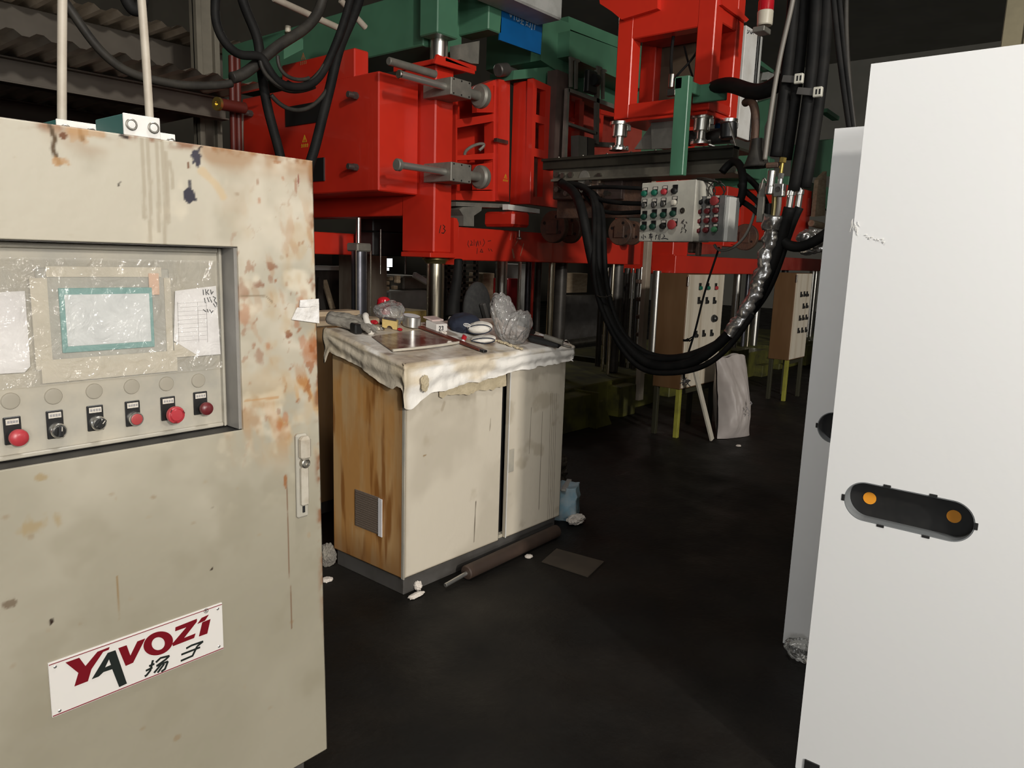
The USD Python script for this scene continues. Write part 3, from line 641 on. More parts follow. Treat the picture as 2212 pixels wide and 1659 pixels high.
def bagmesh(c, r, seed, scale=(1, 1, 1), flat=None, amp=.34):
    m = trimesh.creation.icosphere(5, 1.0); v = m.vertices.copy()
    lo = meshkit.fbm(v * 1.3 + seed * 5.1, 2, seed) - .5
    w = v + .35 * np.stack([meshkit.fbm(v * 2 + seed + 9 * k, 2, seed + k) - .5 for k in range(3)], -1)
    r1 = np.abs(meshkit.noise(w * np.array([2.6, 2.6, 1.3]) + seed * 2.3, seed + 5) - .5) * 2; r2 = np.abs(meshkit.noise(w * np.array([5.2, 5.2, 2.2]) + seed, seed + 6) - .5) * 2
    v = v * (1 + amp * 1.3 * lo + amp * .45 * (r1 - .5) + amp * .14 * (r2 - .5))[:, None] * np.array(scale) * r + np.asarray(c)
    if flat is not None: v[:, 2] = np.maximum(v[:, 2], flat)
    m.vertices = v; return m
# crumpled clear wrap at the foot of the second enclosure
def crumple(c, r, seed, amp=.5, scale=(1, 1, 1), sub=4, freq=3.0, flat=None):
    m = trimesh.creation.icosphere(sub, 1.0); v = m.vertices.copy()
    n = meshkit.fbm(v * freq + seed * 7.3, 4, seed); rid = np.abs(meshkit.fbm(v * freq * 1.7 + seed * 3.1, 3, seed + 5) - .5) * 2
    v = v * (1 + amp * (n - .5) * 1.4 - amp * .45 * (1 - rid) ** 4)[:, None] * np.array(scale) * r + np.asarray(c)
    if flat is not None: v[:, 2] = np.maximum(v[:, 2], flat)
    m.vertices = v; return m
p = at(1718, 1440, z=.03)
solo('plastic_wrap', bagmesh((2.765, 0.825, .045), .055, 4, (.9, 1.1, .8), .004), 'clear_dark', 'crumpled clear plastic at the foot of the half hidden enclosure', 'plastic wrap')

# ------------------------------------------------------------------ low cabinet used as a work table
TX, TY, TX1, TY1 = 2.068, 2.318, 3.213, 2.823
KS = .19                                                         # the desk top rises toward the back
TB = thing('floor_cabinet', 'low cabinet with brown-stained side and two cream doors, used as a work table', 'cabinet', ((TX + TX1) / 2, (TY + TY1) / 2, 0))
obj('plinth', cbox((TX + .012, TY + .015, 0), (TX1 - .02, TY1 - .01, .083), .003), 'grey_dark', TB, label='dark base under the doors')
b = MB().box((TX + .004, TY + .02, .083), (TX1, TY1, .1), .002).box((TX + .004, TY1 - .015, .083), (TX1, TY1, .985), .002).box((TX1 - .01, TY + .02, .083), (TX1, TY1, .985), .002).box((TX + .014, TY + .022, .955), (TX1 - .004, TY1 - .004, .984), .002)
obj('carcass', b, 'cabinet_plain', TB)
obj('rear_panel', MB().box((TX + .002, TY1 - .02, .9), (TX1, TY1, 1.08), .002).box((TX1 - .012, TY + .2, .9), (TX1, TY1, 1.02), .002), 'cabinet_plain', TB)
obj('inside', cbox((TX + .05, TY + .05, .1), (TX1 - .02, TY1 - .02, .96), 0), 'black_plastic', TB)
# stained side, painted on a grid
def fbg(a, b_, s, seed): return meshkit.fbm(np.stack([a * s, b_ * s, np.zeros_like(a) + seed * 2.7], -1), 4, seed)
ys, zs = np.linspace(TY + .018, TY1, 120), np.linspace(.083, .975, 200)
u, v, F = panel_grid(ys, zs)
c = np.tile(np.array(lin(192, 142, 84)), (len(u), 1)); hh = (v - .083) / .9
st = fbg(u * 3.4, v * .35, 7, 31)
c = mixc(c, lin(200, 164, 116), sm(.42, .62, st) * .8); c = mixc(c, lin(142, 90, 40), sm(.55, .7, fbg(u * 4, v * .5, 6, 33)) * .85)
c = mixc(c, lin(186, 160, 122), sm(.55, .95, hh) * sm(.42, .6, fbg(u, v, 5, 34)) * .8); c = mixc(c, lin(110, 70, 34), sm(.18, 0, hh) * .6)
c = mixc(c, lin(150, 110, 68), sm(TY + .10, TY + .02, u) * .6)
v = v + KS * (u - TY) * (v - .083) / .892
V = np.vstack([np.stack([np.full_like(u, TX), u, v], 1), np.stack([np.full_like(u, TX + .012), u, v], 1)])
painted('stained_paint', .42, .4, .08, 25)
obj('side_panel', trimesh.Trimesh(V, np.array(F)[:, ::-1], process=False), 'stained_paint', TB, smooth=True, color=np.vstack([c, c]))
xv = at(795, 1100, x=TX); a, e = at(768, 1080, x=TX), at(820, 1158, x=TX)
yv0, yv1, zv0, zv1 = min(a[1], e[1]), max(a[1], e[1]), .245, .42
vt = obj('vent', cbox((TX - .004, yv0, zv0), (TX + .002, yv1, zv1), .001), mat('vent_mesh', (.14, .105, .08), (.19, .15, .12), .6, scale=160), TB, label='square brown filter mesh low on the side')
b = MB()
for k in range(16): b.box((TX - .0055, yv0 + .004, zv0 + .006 + k * .0105), (TX - .003, yv1 - .006, zv0 + .011 + k * .0105), .0005)
obj('vent_slat', b, 'vent_mesh', vt, kind='stuff')
obj('torn_paper', MB().box((TX - .008, yv0 - .024, zv0 - .004), (TX - .004, yv0 + .002, zv1 - .002), .0005), 'paper', vt, label='white paper edge hanging beside the vent')
obj('corner_strip', MB().box((TX - .002, TY - .001, .08), (TX + .003, TY + .016, .97), .001), 'panel_grey', TB)
def door(x0, x1, seed, name='door'):
    xs, zs = np.linspace(x0, x1, 150), np.linspace(.086, .965, 180)
    u, v, F = panel_grid(xs, zs)
    c = np.tile(np.array(lin(206, 197, 180)), (len(u), 1)); c = mixc(c, lin(188, 179, 162), sm(.45, .65, fbg(u, v, 3, seed)) * .8)
    c = mixc(c, lin(168, 156, 134), sm(.6, .72, fbg(u, v, 8, seed + 1)) * .5); c = mixc(c, lin(140, 128, 108), sm(.70, .95, v) * sm(.5, .66, fbg(u, v * .5, 9, seed + 2)) * .6)
    c = mixc(c, lin(150, 138, 118), np.maximum(sm(.012, 0, u - x0), sm(.012, 0, v - .086)) * .6)
    return u, v, F, c
def scratch(c, u, v, pts, w, col, amt=1.):
    q = np.stack([u, v], 1); d = np.full(len(u), 9.)
    for a, b_ in zip(pts[:-1], pts[1:]):
        a, b_ = np.array(a), np.array(b_); t = np.clip(((q - a) @ (b_ - a)) / ((b_ - a) @ (b_ - a)), 0, 1); d = np.minimum(d, np.linalg.norm(q - a - t[:, None] * (b_ - a), axis=1))
    return mixc(c, col, sm(w, w * .4, d) * amt)
dpx = lambda px, py: at(px, py, y=TY)[[0, 2]]
def add_door(x0, x1, seed, marks):
    u, v, F, c = door(x0, x1, seed)
    for pts, w, col, amt in marks: c = scratch(c, u, v, [dpx(*p) for p in pts], w, col, amt)
    V = np.vstack([np.stack([u, np.full_like(u, TY), v], 1), np.stack([u, np.full_like(u, TY + .02), v], 1)])
    return obj('door', trimesh.Trimesh(V, np.array(F), process=False), 'cabinet_paint', TB, smooth=True, color=np.vstack([c, c * .9]))
xg0, xg1 = at(1076, 1176, y=TY)[0], at(1090, 1183, y=TY)[0]
d1 = add_door(TX + .006, xg0, 50, [([(1028, 1083), (1026, 1120), (1024, 1170)], .004, lin(90, 78, 64), .9), ([(1060, 905), (1058, 930)], .004, lin(110, 96, 76), .6), ([(915, 985), (920, 983)], .005, lin(140, 110, 70), .9), ([(955, 885), (960, 870)], .012, lin(160, 146, 126), .6)])
d2 = add_door(xg1, TX1 - .001, 56, [([(1148, 880), (1143, 980)], .003, lin(110, 100, 88), .7), ([(1172, 890), (1164, 1100)], .003, lin(110, 100, 88), .8)] + [([(1190 + 4 * k, 850), (1183 + 4 * k, 1125)], .0025, lin(112, 100, 88), .7) for k in range(4)])
a, e = at(1100, 971, y=TY), at(1107, 1018, y=TY)
lk = obj('lock_plate', MB().box((a[0] - .006, TY - .004, e[2]), (e[0] + .006, TY + .001, a[2]), .002), 'panel_grey', d2)
obj('door_edge', MB().box((xg1 - .001, TY - .004, .086), (xg1 + .004, TY, .965), .0005), 'white_plain', d2)

# padded cloth cover with ragged skirts
ZT = 1.046
def cloth(seed=3):
    x0, x1, y0, y1 = TX - .030, TX1 + .035, TY - .030, TY1 + .03
    nx, ny, ns = 90, 50, 16
    per = [(x0 + (x1 - x0) * i / nx, y0) for i in range(nx)] + [(x1, y0 + (y1 - y0) * i / ny) for i in range(ny)] + [(x1 - (x1 - x0) * i / nx, y1) for i in range(nx)] + [(x0, y1 - (y1 - y0) * i / ny) for i in range(ny)]
    per = np.array(per); nrm = np.array([(0, -1)] * nx + [(1, 0)] * ny + [(0, 1)] * nx + [(-1, 0)] * ny, float); n = len(per)
    s = np.arange(n) / n
    nz = lambda f, k: meshkit.fbm(np.stack([per[:, 0] * f, per[:, 1] * f, np.full(n, k * 1.7)], -1), 3, k)
    L = .085 + .05 * (nz(5, 1) - .5) + .03 * (nz(22, 2) - .5)
    fr = np.clip((per[:, 0] - x0) / (x1 - x0), 0, 1); onf = np.zeros(n); onf[:nx] = 1
    L = np.where(onf > 0, .125 - .055 * sm(.0, .9, fr) + .02 * (nz(14, 4) - .5) + .05 * sm(.10, .0, np.abs(fr - .03)), L)
    left = np.zeros(n); left[nx + ny + nx:] = 1; fl = np.clip((y1 - per[:, 1]) / (y1 - y0), 0, 1)
    L = np.where(left > 0, .085 + .025 * sm(.3, .8, fl) + .03 * (nz(12, 6) - .5) - .02 * sm(.86, .9, fl) + .09 * sm(.95, 1, fl) + .07 * sm(.08, 0, fl), L)
    rows = []
    c0 = np.array([(x0 + x1) / 2, (y0 + y1) / 2])
    for k in range(0, 5):                                        # rounded top edge
        a = k / 4 * math.pi / 2; r = .018
        rows.append(np.c_[per - nrm * r * (1 - math.sin(a)), np.full(n, ZT - r * (1 - math.cos(a)))])
    for k in range(1, ns + 1):
        f = k / ns; wave = .020 * f * (nz(16, 11) - .45) * 2 * (1 - .55 * left) + .008 * f * (nz(40, 12) - .5) * 2 + .004 * np.sin(f * 9 + nz(6, 14) * 9)
        off = np.maximum(wave - .010 * f, -.022)
        rows.append(np.c_[per + nrm * off[:, None], ZT - .018 - L * f + .006 * (nz(30, 13 + k) - .5)])
    V = np.vstack(rows); F = []
    idx = np.arange(len(rows) * n).reshape(len(rows), n)
    for i in range(len(rows) - 1):
        j = np.arange(n); k2 = (j + 1) % n
        F += [np.stack([idx[i + 1, j], idx[i + 1, k2], idx[i, k2]], 1), np.stack([idx[i + 1, j], idx[i, k2], idx[i, j]], 1)]
    gx, gy = np.meshgrid(np.linspace(x0 + .018, x1 - .018, 100), np.linspace(y0 + .018, y1 - .018, 60), indexing='ij')
    hz = ZT + .004 * (meshkit.fbm(np.stack([gx * 7, gy * 7, gx * 0], -1), 4, 21) - .5) + .003 * np.abs(meshkit.fbm(np.stack([gx * 18, gy * 12, gx * 0], -1), 3, 22) - .5)
    edge = np.minimum(np.minimum(gx - x0 - .018, x1 - .018 - gx), np.minimum(gy - y0 - .018, y1 - .018 - gy)); hz = ZT + (hz - ZT) * np.clip(edge / .02, 0, 1)
    t = surf(gx, gy, hz); F = np.vstack(F); V2 = np.vstack([V, t.vertices]); F2 = np.vstack([F, np.array(t.faces) + len(V)])
    m = trimesh.Trimesh(V2, F2, process=False)
    P_ = m.vertices; dirt = meshkit.fbm(P_ * np.array([4, 4, 9.]), 4, 41); d2_ = meshkit.fbm(P_ * 14, 4, 42)
    col = np.tile(np.array(lin(238, 234, 227)), (len(P_), 1))
    top = P_[:, 2] > ZT - .012
    col = mixc(col, lin(190, 176, 158), np.where(top, sm(.36, .6, dirt), .0) * .95); col = mixc(col, lin(132, 114, 97), np.where(top, sm(.52, .70, d2_), .0) * .8)
    col = mixc(col, lin(206, 186, 150), np.where(top, 0, sm(.54, .68, dirt)) * .6)
    col = mixc(col, lin(196, 178, 146), (np.abs(P_[:, 2] - (ZT - .012)) < .012) * sm(.4, .6, d2_) * .5)
    col = mixc(col, lin(186, 172, 146), sm(TX + .01, TX - .02, P_[:, 0]) * (~top) * .75)
    return m, col
m, col = cloth()
painted('cloth_paint', .5, .35, .5, 22)
CL = thing('cloth_cover', 'dirty white padded cloth cover with ragged hanging edges on the low cabinet', 'tablecloth', ((TX + TX1) / 2, (TY + TY1) / 2, .985))
SLOPE[:] = [KS, TY - .03]
obj('cloth', m, 'cloth_paint', CL, smooth=True, color=col)
obj('padding', cbox((TX - .004, TY - .006, .955), (TX1 + .008, TY1 + .01, ZT - .008), .01), 'cloth_foam', CL)
# frayed foam strip showing under the front hem
g = np.linspace(0, 1, 60); X0, X1 = at(945, 830, y=TY)[0], xg0 + .01
zt_ = .925 + .03 * g; V = []
gx, gz = np.meshgrid(np.linspace(X0, X1, 60), np.linspace(0, 1, 6), indexing='ij')
wob = meshkit.fbm(np.stack([gx * 18, gz * 2, gx * 0], -1), 3, 61)
SLOPE[:] = [0., 0.]
obj('foam_strip', surf(gx, TY - .006 - .006 * wob - .004 * gz, .945 - (.050 + .03 * wob) * gz), 'cloth_foam', CL, smooth=True, label='strip of yellowish foam under the front hem')
obj('foam_corner', crumple(at(918, 828, y=TY - .05), .03, 12, .45, (.8, .25, 1.25), 3, 3), 'cloth_foam', CL, label='torn foam showing at the near corner')
# ------------------------------------------------------------------ moulding presses in a row behind the work table
def ypoly(pts, y, d, holes=(), b=None):
    f = lambda ps: [tuple(at(*p, y=y)[[0, 2]]) for p in ps]
    g = Polygon(f(pts)).buffer(0)
    for h in holes: g = g.difference(Polygon(f(h)).buffer(0))
    return (b or MB()).poly(g, (0, y, 0), (1, 0, 0), (0, 0, 1), d, (0, 1, 0))
def xpoly(pts, x, d, holes=(), b=None):
    f = lambda ps: [tuple(at(*p, x=x)[[1, 2]]) for p in ps]
    g = Polygon(f(pts)).buffer(0)
    for h in holes: g = g.difference(Polygon(f(h)).buffer(0))
    return (b or MB()).poly(g, (x, 0, 0), (0, 1, 0), (0, 0, 1), d, (1, 0, 0))
Y0 = 4.0
XC = at(940, 300, y=Y0)[0]; YB = at(905, 300, x=XC)[1]; XB = at(818, 300, y=YB)[0]; XR = at(979, 300, y=Y0)[0]
PR = thing('hydraulic_press', 'red hydraulic press with green crown and chrome post directly behind the work table', 'press', (XC, 5.0, 0))
def pr(name, mesh, m, parent=None, **k): return obj(name, mesh, m, parent or PR, **k)
zt, zb = at(816, 152, y=YB)[2], at(818, 412, y=YB)[2]; yfar = at(523, 210, x=XB)[1]
sb = pr('side_box', MB().box((XB, YB, zb), (XC - .006, yfar, zt), .008), 'red_paint')
for px, py in [(772, 208), (772, 362), (545, 246)]:
    c = at(px, py, x=XB); pr('bolt', MB().cyl(c, c + (-.085, 0, 0), .022, 20).lathe([(.0, .027), (.03, .027), (.033, .022)], c + (-.01, 0, 0), (-1, 0, 0), 6), 'steel_dark', sb)
for p0, p1 in [((618, 232), (702, 262)), ((672, 343), (702, 391))]:
    a, c = at(*p0, x=XB), at(*p1, x=XB); pr('cover_plate', MB().box((XB - .01, a[1], a[2]), (XB + .002, c[1], c[2]), .002), 'black_plastic', sb)
def warn(px, py, s, x=None, y=None, parent=sb, m='yellow_print'):
    c = at(px, py, x=x, y=y); b = MB()
    tri = Polygon([(-s, -s * .8), (s, -s * .8), (0, s)]); g = tri.difference(affinity.scale(tri, .72, .72, origin=(0, -s * .22))).union(sbox(-s * .08, -s * .35, s * .08, s * .3)).union(sbox(-s * .08, -s * .6, s * .08, -s * .45))
    for k in range(4):
        o = (-1.5 + k) * s * .8; g = g.union(LineString([(o - .25 * s, -1.5 * s), (o + .25 * s, -1.5 * s)]).buffer(.07 * s)).union(LineString([(o, -1.25 * s), (o, -2.0 * s)]).buffer(.07 * s)).union(LineString([(o - .25 * s, -2.0 * s), (o + .2 * s, -1.75 * s)]).buffer(.06 * s))
    if x is not None: b.poly(g, c + (-.002, 0, 0), (0, -1, 0), (0, 0, 1), .003, (1, 0, 0))
    else: b.poly(g, c + (0, -.002, 0), (1, 0, 0), (0, 0, 1), .003, (0, 1, 0))
    pr('warning_mark', b, m, parent)
warn(658, 300, .030, x=XB)
YU = at(765, 160, x=XB)[1]; a, c = at(757, 100, y=YU), at(797, 158, y=YU); yfu = at(607, 140, x=XB)[1]
ub = pr('upper_box', MB().box((XB + .004, YU, zt - .01), (c[0], yfu, a[2]), .008), 'red_paint')
warn(655, 122, .028, x=XB + .004, parent=ub, m=mat('faded_print', (.30, .12, .05), None, .6))
# rear left side beam
a, c = at(905, 424, x=XC), at(905, 466, x=XC)
pr('side_beam', MB().box((XC + .004, YB - .02, c[2]), (XC + .26, 7.2, a[2] + .12), .006), 'red_paint')
# column
zc0, zc1 = at(940, 546, y=Y0)[2], at(940, 138, y=Y0)[2]
col = pr('column', MB().box((XC, Y0, zc0), (XR, YB + .18, zc1), .010), 'red_paint')
a, c = at(900, 543, y=Y0 - .01), at(985, 556, y=Y0 - .01)
pr('foot_flange', MB().box((XC - .06, Y0 - .03, zc0 - .035), (XR + .02, YB + .12, zc0), .004), 'red_paint', col)
pr('top_flange', ypoly([(945, 117), (1026, 152), (1026, 160), (938, 136)], Y0 - .08, .02).box((XC + .01, Y0 - .08, zc1 + .01), (XC + .33, YB + .3, zc1 + .045), .004), 'red_paint', col)
b = MB()
for st in [[(952, 487), (949, 503)], [(957, 486), (961, 490), (958, 494), (962, 498), (958, 504), (954, 503)]]:
    b.poly(LineString([tuple(at(*p, y=Y0)[[0, 2]]) for p in st]).buffer(.003), (0, Y0 - .001, 0), (1, 0, 0), (0, 0, 1), .002, (0, 1, 0))
pr('painted_number', b, 'letter_black', col)
# posts
def post(x, y, z0, z1, r, m='chrome', parent=PR, name='post', flange=None):
    o = obj(name, MB().cyl((x, y, z0), (x, y, z1), r, 32, .002), m, parent)
    if flange: obj('flange', MB().lathe([(0, r * 1.5), (.02, r * 1.55), (.035, r * 1.25), (.05, r * 1.15)], (x, y, z1), (0, 0, -1), 32), flange, o)
    return o
px_ = at(940.5, 620, y=Y0 + .12); post(px_[0], Y0 + .12, .3, zc0 - .03, .066, 'chrome_warm', flange='gold_dull')
# front beam
a, c = at(990, 490, y=Y0 + .02), at(1383, 566, y=Y0 + .02)
bm = pr('front_beam', MB().box((a[0], Y0 + .02, at(1100, 565, y=Y0)[2]), (c[0], Y0 + .30, a[2]), .006), 'red_paint')
pr('end_plate', ypoly([(980, 470), (987, 472), (991, 482), (990, 573), (980, 572)], Y0 - .005, .3), 'red_paint', bm)
b = MB()
def scr_y(b, strokes, y, w):
    for st in strokes: b.poly(LineString([tuple(at(*p, y=y)[[0, 2]]) for p in st]).buffer(w), (0, y - .0012, 0), (1, 0, 0), (0, 0, 1), .002, (0, 1, 0))
scr_y(b, [[(1012, 520), (1010, 528), (1013, 534)], [(1017, 520), (1020, 524), (1016, 530), (1021, 529)], [(1024, 518), (1024, 530)], [(1028, 522), (1029, 532), (1032, 520), (1034, 531)], [(1037, 521), (1038, 528)], [(1044, 517), (1047, 524), (1043, 532)], [(1054, 521), (1060, 520)], [(1031, 536), (1030, 548)], [(1040, 538), (1037, 544), (1043, 545), (1040, 538)], [(1055, 537), (1057, 542)], [(1060, 538), (1063, 543)]], Y0 + .02, .0028)
pr('marker_scrawl', b, mat('scrawl', (.09, .012, .008), None, .6), bm)
b = MB()
for p0, p1, w in [((1107, 540), (1110, 556), .010), ((1118, 520), (1112, 530), .004), ((1131, 527), (1124, 552), .005), ((1104, 505), (1102, 518), .004)]: scr_y(b, [[p0, p1]], Y0 + .02, w)
pr('pale_drips', b, mat('drip_pale', (.46, .20, .13), (.36, .10, .06), .7, scale=30), bm)
a = at(1122, 505, y=Y0 - .02); pr('bolt', MB().cyl(a + (0, 0, .03), a + (0, 0, -.04), .008, 10).lathe([(0, .022), (.012, .022), (.02, .012)], a + (0, 0, -.045), (0, 0, 1), 6), 'steel', bm)
# clamp cylinders
def clamp(py_rod0, py_blk0, py_blk1, py_disc, small):
    yb = 3.78
    a, c = at(975, py_blk0, y=yb), at(1018, py_blk1, y=yb); x0 = a[0]; yk = min(at(945, (py_blk0 + py_blk1) / 2, x=x0)[1], Y0 + .1); zc_ = (a[2] + c[2]) / 2; ym = (yb + yk) / 2
    b = MB().box((x0, yb, c[2]), (c[0], max(yk, Y0 + .06), a[2]), .004)
    cl = pr('clamp_cylinder', b, 'gunmetal', label='grey clamp block with chrome rod and round disc')
    for k in (.12, .5, .88):
        for zz in (c[2] + .012, a[2] - .012): pr('screw', MB().lathe([(0, .006), (.003, .006)], (x0 + (c[0] - x0) * k, yb, zz), (0, -1, 0), 10), 'slot_black', cl)
    xl = at(862, py_rod0, y=ym)[0]
    pr('rod', MB().cyl((xl, ym, zc_), (x0 + .01, ym, zc_), .024, 28), 'rod_steel', cl)
    if not small: pr('rod_cap', MB().cyl((xl - .025, ym, zc_), (xl + .012, ym, zc_), .040, 28), 'gunmetal', cl)
    else:
        pr('rod_cap', MB().cyl((xl - .006, ym, zc_), (xl + .012, ym, zc_), .028, 28), 'chrome', cl)
        pr('guide_rod', MB().cyl((x0 - .42, ym + .09, zc_ + .09), (x0, ym + .09, zc_ + .09), .026, 20), 'gunmetal', cl)
    xd = at(1042, py_disc, y=ym)[0]
    pr('shaft', MB().cyl((c[0], ym, zc_), (xd, ym, zc_), .034, 24), 'gunmetal', cl)
    pr('disc', MB().lathe([(0, .07), (.015, .085), (.045, .085), (.06, .078)], (xd - .05, ym, zc_), (1, 0, 0), 36), 'gunmetal', cl)
clamp(155, 165, 215, 212, True); clamp(352, 349, 397, 383, False)
# upper frame right of the column
YF = 4.12
uf = pr('upper_frame', ypoly([(984, 204), (1075, 170), (1102, 173), (1099, 436), (985, 432)], YF, .10, [[(990, 205), (1068, 185), (1066, 246), (988, 258)], [(988, 276), (1066, 262), (1066, 330), (988, 336)], [(988, 346), (1065, 344), (1064, 412), (987, 412)]]), 'red_paint')
pr('back_plate', ypoly([(984, 204), (1102, 165), (1100, 436), (985, 432)], YF + .30, .03), 'red_paint', uf)
pr('right_rib', ypoly([(1077, 171), (1101, 175), (1098, 436), (1075, 433)], YF - .03, .06), 'red_paint', uf)
for p0, p1 in [((1030, 185), (1066, 243)), ((1030, 350), (1064, 410))]:
    pr('pad', ypoly([(p0[0], p0[1] + 6), (p1[0], p0[1]), (p1[0], p1[1]), (p0[0], p1[1])], YF - .012, .05), 'red_paint', uf)
pr('hinge', ypoly([(1073, 298), (1098, 304), (1098, 312), (1073, 306)], YF - .06, .03), 'steel', uf)
a = at(1035, 325, y=YF + .05); pr('hose_end', MB().tube([a, a + (.03, -.02, .05), a + (-.06, 0, .03), a + (-.16, 0, -.06)], .012, 8, 24), 'gunmetal', uf)
warn(1092, 381, .020, y=YF - .03, parent=uf)
# ladder-like side frame with windows
YD = 3.92; XD = at(1150, 300, y=YD)[0]; ydb = at(1105, 300, x=XD)[1]
ld = pr('ladder_frame', ypoly([(1152, 169), (1197, 190), (1226, 452), (1146, 441)], YD, .06, [[(1160, 190), (1179, 196), (1177, 253), (1158, 247)], [(1157, 264), (1176, 269), (1175, 325), (1156, 320)], [(1154, 338), (1174, 342), (1172, 425), (1152, 425)]]), 'red_paint')
a, c = at(1150, 170, y=YD), at(1147, 441, y=YD)
pr('side_plate', MB().box((XD, YD + .002, c[2]), (XD + .03, ydb, a[2]), .004), 'red_paint', ld)
pr('back_plate', ypoly([(1150, 172), (1200, 195), (1226, 452), (1146, 441)], YD + .20, .03), 'red_paint', ld)
# bracket, rails and red stop block above the front beam
pr('support_bracket', ypoly([(1000, 447), (1041, 447), (1040, 455), (1024, 466), (1024, 489), (1001, 488), (1001, 466), (992, 452)], 4.0, .16), 'gunmetal')
pr('slide_plate', ypoly([(985, 436), (1100, 441), (1100, 450), (985, 445)], 4.02, .35), 'gunmetal')
pr('white_rail', ypoly([(1098, 441), (1166, 452), (1166, 461), (1098, 453)], 3.9, .06), 'white_plain')
YS = 3.86; a, c = at(1109, 459, y=YS), at(1145, 492, y=YS); xs_ = a[0]; yk = at(1044, 470, x=xs_)[1]
pr('stop_block', MB().box((xs_, YS, c[2]), (c[0], yk, at(1109, 456, y=YS)[2]), .02), 'red_paint')
# brown wheels
def wheel(px, py, r, x, w=.05, parent=PR):
    c = at(px, py, x=x); o = obj('wheel', MB().lathe([(0, r - .006), (.006, r), (w, r), (w + .004, r - .006)], c, (1, 0, 0), 44).lathe([(0, r * .2), (.16, r * .2)], c, (1, 0, 0), 18), 'rusty_iron', parent)
    b = MB()
    for k in range(3):
        w_ = math.radians(20 + 95 * k); obj('hole', MB().lathe([(0, .014), (.002, .014)], c + (0, r * .68 * math.cos(w_), r * .68 * math.sin(w_)), (-1, 0, 0), 16), 'slot_black', o)
    obj('hub_plate', MB().box(c + (-.014, -r * .42, -r * .45), c + (.004, r * .42, r * .42), .004), 'rusty_iron', o)
    return o
wheel(1193, 490, .128, at(1193, 490, y=3.72)[0]); wheel(1228, 495, .120, at(1228, 495, y=3.80)[0] + .1)
wheel(1338, 500, .125, at(1338, 500, y=3.76)[0]); wheel(1362, 503, .115, at(1362, 503, y=3.80)[0] + .1)
# green crown
GX = XC + .06
zg0, zg1 = at(800, 124, x=GX)[2], at(800, 62, x=GX)[2]
cr = pr('crown_beam', MB().box((GX, Y0 + .2, zg0), (GX + .4, 7.0, zg1 + .18), .008), 'green_paint')
def gblock(pxc, pxl, pxr, py, y, top=3.75, m='green_paint', name='crown_block'):
    a = at(pxc, py, y=y); c = at(pxr, py, y=y); yk = at(pxl, py, x=a[0])[1]
    return pr(name, MB().box((a[0], y, a[2]), (c[0], yk, top), .008), m)
gblock(945, 906, 990, 70, 3.98); gblock(1055, 990, 1084, 63, 3.90, 3.7)
a = at(948, 108, y=4.12); pr('ram', MB().cyl((a[0], 4.12, zc1 + .04), (a[0], 4.12, at(945, 70, y=3.98)[2] + .05), .065, 32), 'chrome')
pr('grey_bracket', ypoly([(993, 96), (1036, 88), (1034, 138), (1018, 137), (994, 128)], 4.0, .10), 'gunmetal')
YBL = 3.9
bp = pr('blue_sign', ypoly([(1084, 11), (1172, 48), (1168, 118), (1079, 86)], YBL, .012), 'blue_sheet', label='blue sheet with faint pale lettering under the crown')
def letter_y(strokes, y, w, m, parent, name='letter'):
    b = MB(); scr_y(b, strokes, y, w); obj(name, b, m, parent)
T_ = lambda pts: [(1070 + u / 12.76, v / 12.76) for u, v in pts]
for L_ in [[[(380, 310), (425, 490)], [(468, 350), (425, 490)]], [[(525, 380), (518, 540)]], [[(590, 420), (582, 575)], [(590, 420), (650, 470), (655, 580), (582, 575)]], [[(715, 500), (760, 520)], [(700, 560), (770, 585)], [(735, 490), (725, 640)], [(700, 640), (775, 680)]], [[(850, 590), (900, 720)], [(905, 600), (840, 700)]], [[(965, 640), (955, 750), (935, 740)]], [[(1030, 640), (1000, 810)]], [[(1095, 650), (1075, 810)]]]:
    letter_y([T_(s) for s in L_], YBL, .0045, 'white_print', bp)
pr('crown_box', ypoly([(1172, 30), (1232, 50), (1230, 170), (1168, 130)], 3.98, .6), 'green_paint')
pr('crown_rail', ypoly([(1231, 66), (1400, 128), (1392, 196), (1229, 121)], 3.86, .30), 'green_paint')
pr('upper_rail', ypoly([(1228, 35), (1400, 105), (1400, 128), (1228, 62)], 4.05, .3), 'green_paint')
pr('lower_rail', ypoly([(1262, 150), (1400, 205), (1392, 265), (1258, 200)], 4.12, .2), 'green_paint')
pr('crown_foot', ypoly([(1110, 152), (1148, 148), (1210, 142), (1216, 190), (1195, 196), (1152, 168), (1108, 172)], 4.0, .25), 'green_paint')
pr('valve', MB().cyl(at(1075, 152, y=4.05), at(1095, 150, y=4.05), .05, 20).cyl(at(1095, 150, y=4.05), at(1115, 158, y=4.05), .03, 16), 'steel_dark')
tb = ypoly([(1078, -10), (1205, 42), (1203, 48), (1180, 51), (1078, 8)], 3.7, .02).box(at(1078, -60, y=3.7), at(1205, 44, y=3.7) + (0, .25, 0), .004)
tc = at(1205, 46, y=3.7); pr('cable_trunking', MB().box((at(1040, -10, y=3.7)[0], 3.66, tc[2]), (tc[0], 3.9, tc[2] + .22), .012), 'grey_light', label='pale grey trunking box along the top')
